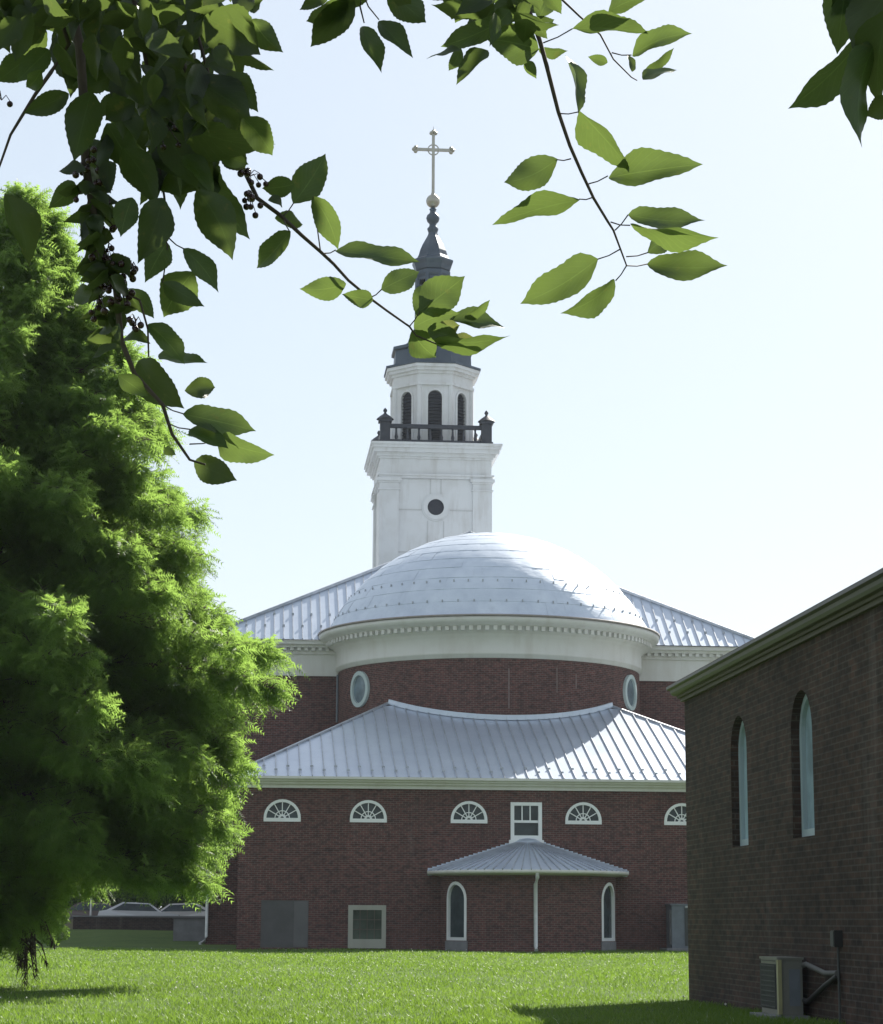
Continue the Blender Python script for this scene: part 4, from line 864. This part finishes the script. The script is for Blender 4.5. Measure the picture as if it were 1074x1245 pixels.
# -- corner spray at upper right
D4 = 2.7; st = MB(); lv = Leaves()
stem(st, [(1120, -110), (1085, -40), (1066, 20), (1058, 58)], D4, .004, .0012, 6, [LC[-1]])
cn = [(1030, -30, 1018, 66, 46, .2), (1048, 48, 960, 133, 42, .3), (1062, 50, 1036, 182, 38, .3), (1090, 118, 1053, 142, 28, .1), (1085, -20, 1040, 74, 60, .15), (1080, 10, 1062, 130, 46, .2), (1060, -40, 1010, 20, 50, .15), (1110, 20, 1075, 120, 50, .2)]
traced(lv, st, cn, D4, .2, .06)
br = st.build('branch', CBARK, cherry); lv.build(br)
# -- unseen leaves added above the frame to shade the left mass and the corner spray
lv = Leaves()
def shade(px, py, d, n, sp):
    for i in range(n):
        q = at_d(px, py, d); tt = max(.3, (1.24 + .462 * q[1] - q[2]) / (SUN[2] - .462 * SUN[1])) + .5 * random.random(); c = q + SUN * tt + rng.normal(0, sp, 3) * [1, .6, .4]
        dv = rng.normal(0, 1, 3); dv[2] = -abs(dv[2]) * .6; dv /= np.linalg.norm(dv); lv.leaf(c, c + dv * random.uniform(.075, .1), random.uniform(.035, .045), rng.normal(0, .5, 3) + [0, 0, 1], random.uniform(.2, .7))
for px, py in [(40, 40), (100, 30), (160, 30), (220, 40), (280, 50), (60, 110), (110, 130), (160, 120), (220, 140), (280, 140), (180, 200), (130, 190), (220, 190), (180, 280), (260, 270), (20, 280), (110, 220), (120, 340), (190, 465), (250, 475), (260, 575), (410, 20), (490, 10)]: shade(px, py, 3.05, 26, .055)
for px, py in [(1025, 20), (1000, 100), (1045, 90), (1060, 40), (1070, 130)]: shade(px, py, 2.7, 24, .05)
n = 9000; q = np.stack([rng.uniform(-3.5, 2.2, n), rng.uniform(-3.0, 3.2, n), rng.uniform(0, 1, n)], -1)  # overhead leaves added out of view to block sky light
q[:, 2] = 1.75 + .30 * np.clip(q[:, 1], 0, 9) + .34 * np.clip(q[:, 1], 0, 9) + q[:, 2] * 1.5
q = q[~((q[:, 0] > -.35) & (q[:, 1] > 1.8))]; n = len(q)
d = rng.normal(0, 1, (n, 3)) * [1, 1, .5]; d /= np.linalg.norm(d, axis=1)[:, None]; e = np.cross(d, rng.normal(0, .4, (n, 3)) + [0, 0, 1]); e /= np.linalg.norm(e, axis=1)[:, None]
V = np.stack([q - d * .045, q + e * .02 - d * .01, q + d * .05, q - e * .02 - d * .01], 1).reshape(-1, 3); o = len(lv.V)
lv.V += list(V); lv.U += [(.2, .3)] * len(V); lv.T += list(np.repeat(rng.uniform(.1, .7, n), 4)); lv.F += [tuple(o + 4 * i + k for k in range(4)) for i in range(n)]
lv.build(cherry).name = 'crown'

# ------------------------------------------------------------------ summer haze round the whole scene
hm = bpy.data.materials.new('haze_air'); hm.use_nodes = True; hn = hm.node_tree.nodes; hn.remove(hn['Principled BSDF'])
hv = hn.new('ShaderNodeVolumePrincipled'); hv.inputs['Color'].default_value = (.82, .91, 1, 1); hv.inputs['Density'].default_value = .00013; hv.inputs['Anisotropy'].default_value = .2
hm.node_tree.links.new(hv.outputs[0], hn['Material Output'].inputs['Volume'])
m = MB(); m.box(-4100, 4100, -2100, 5100, -1.2, 50); m.build('haze', hm, None, kind='stuff')
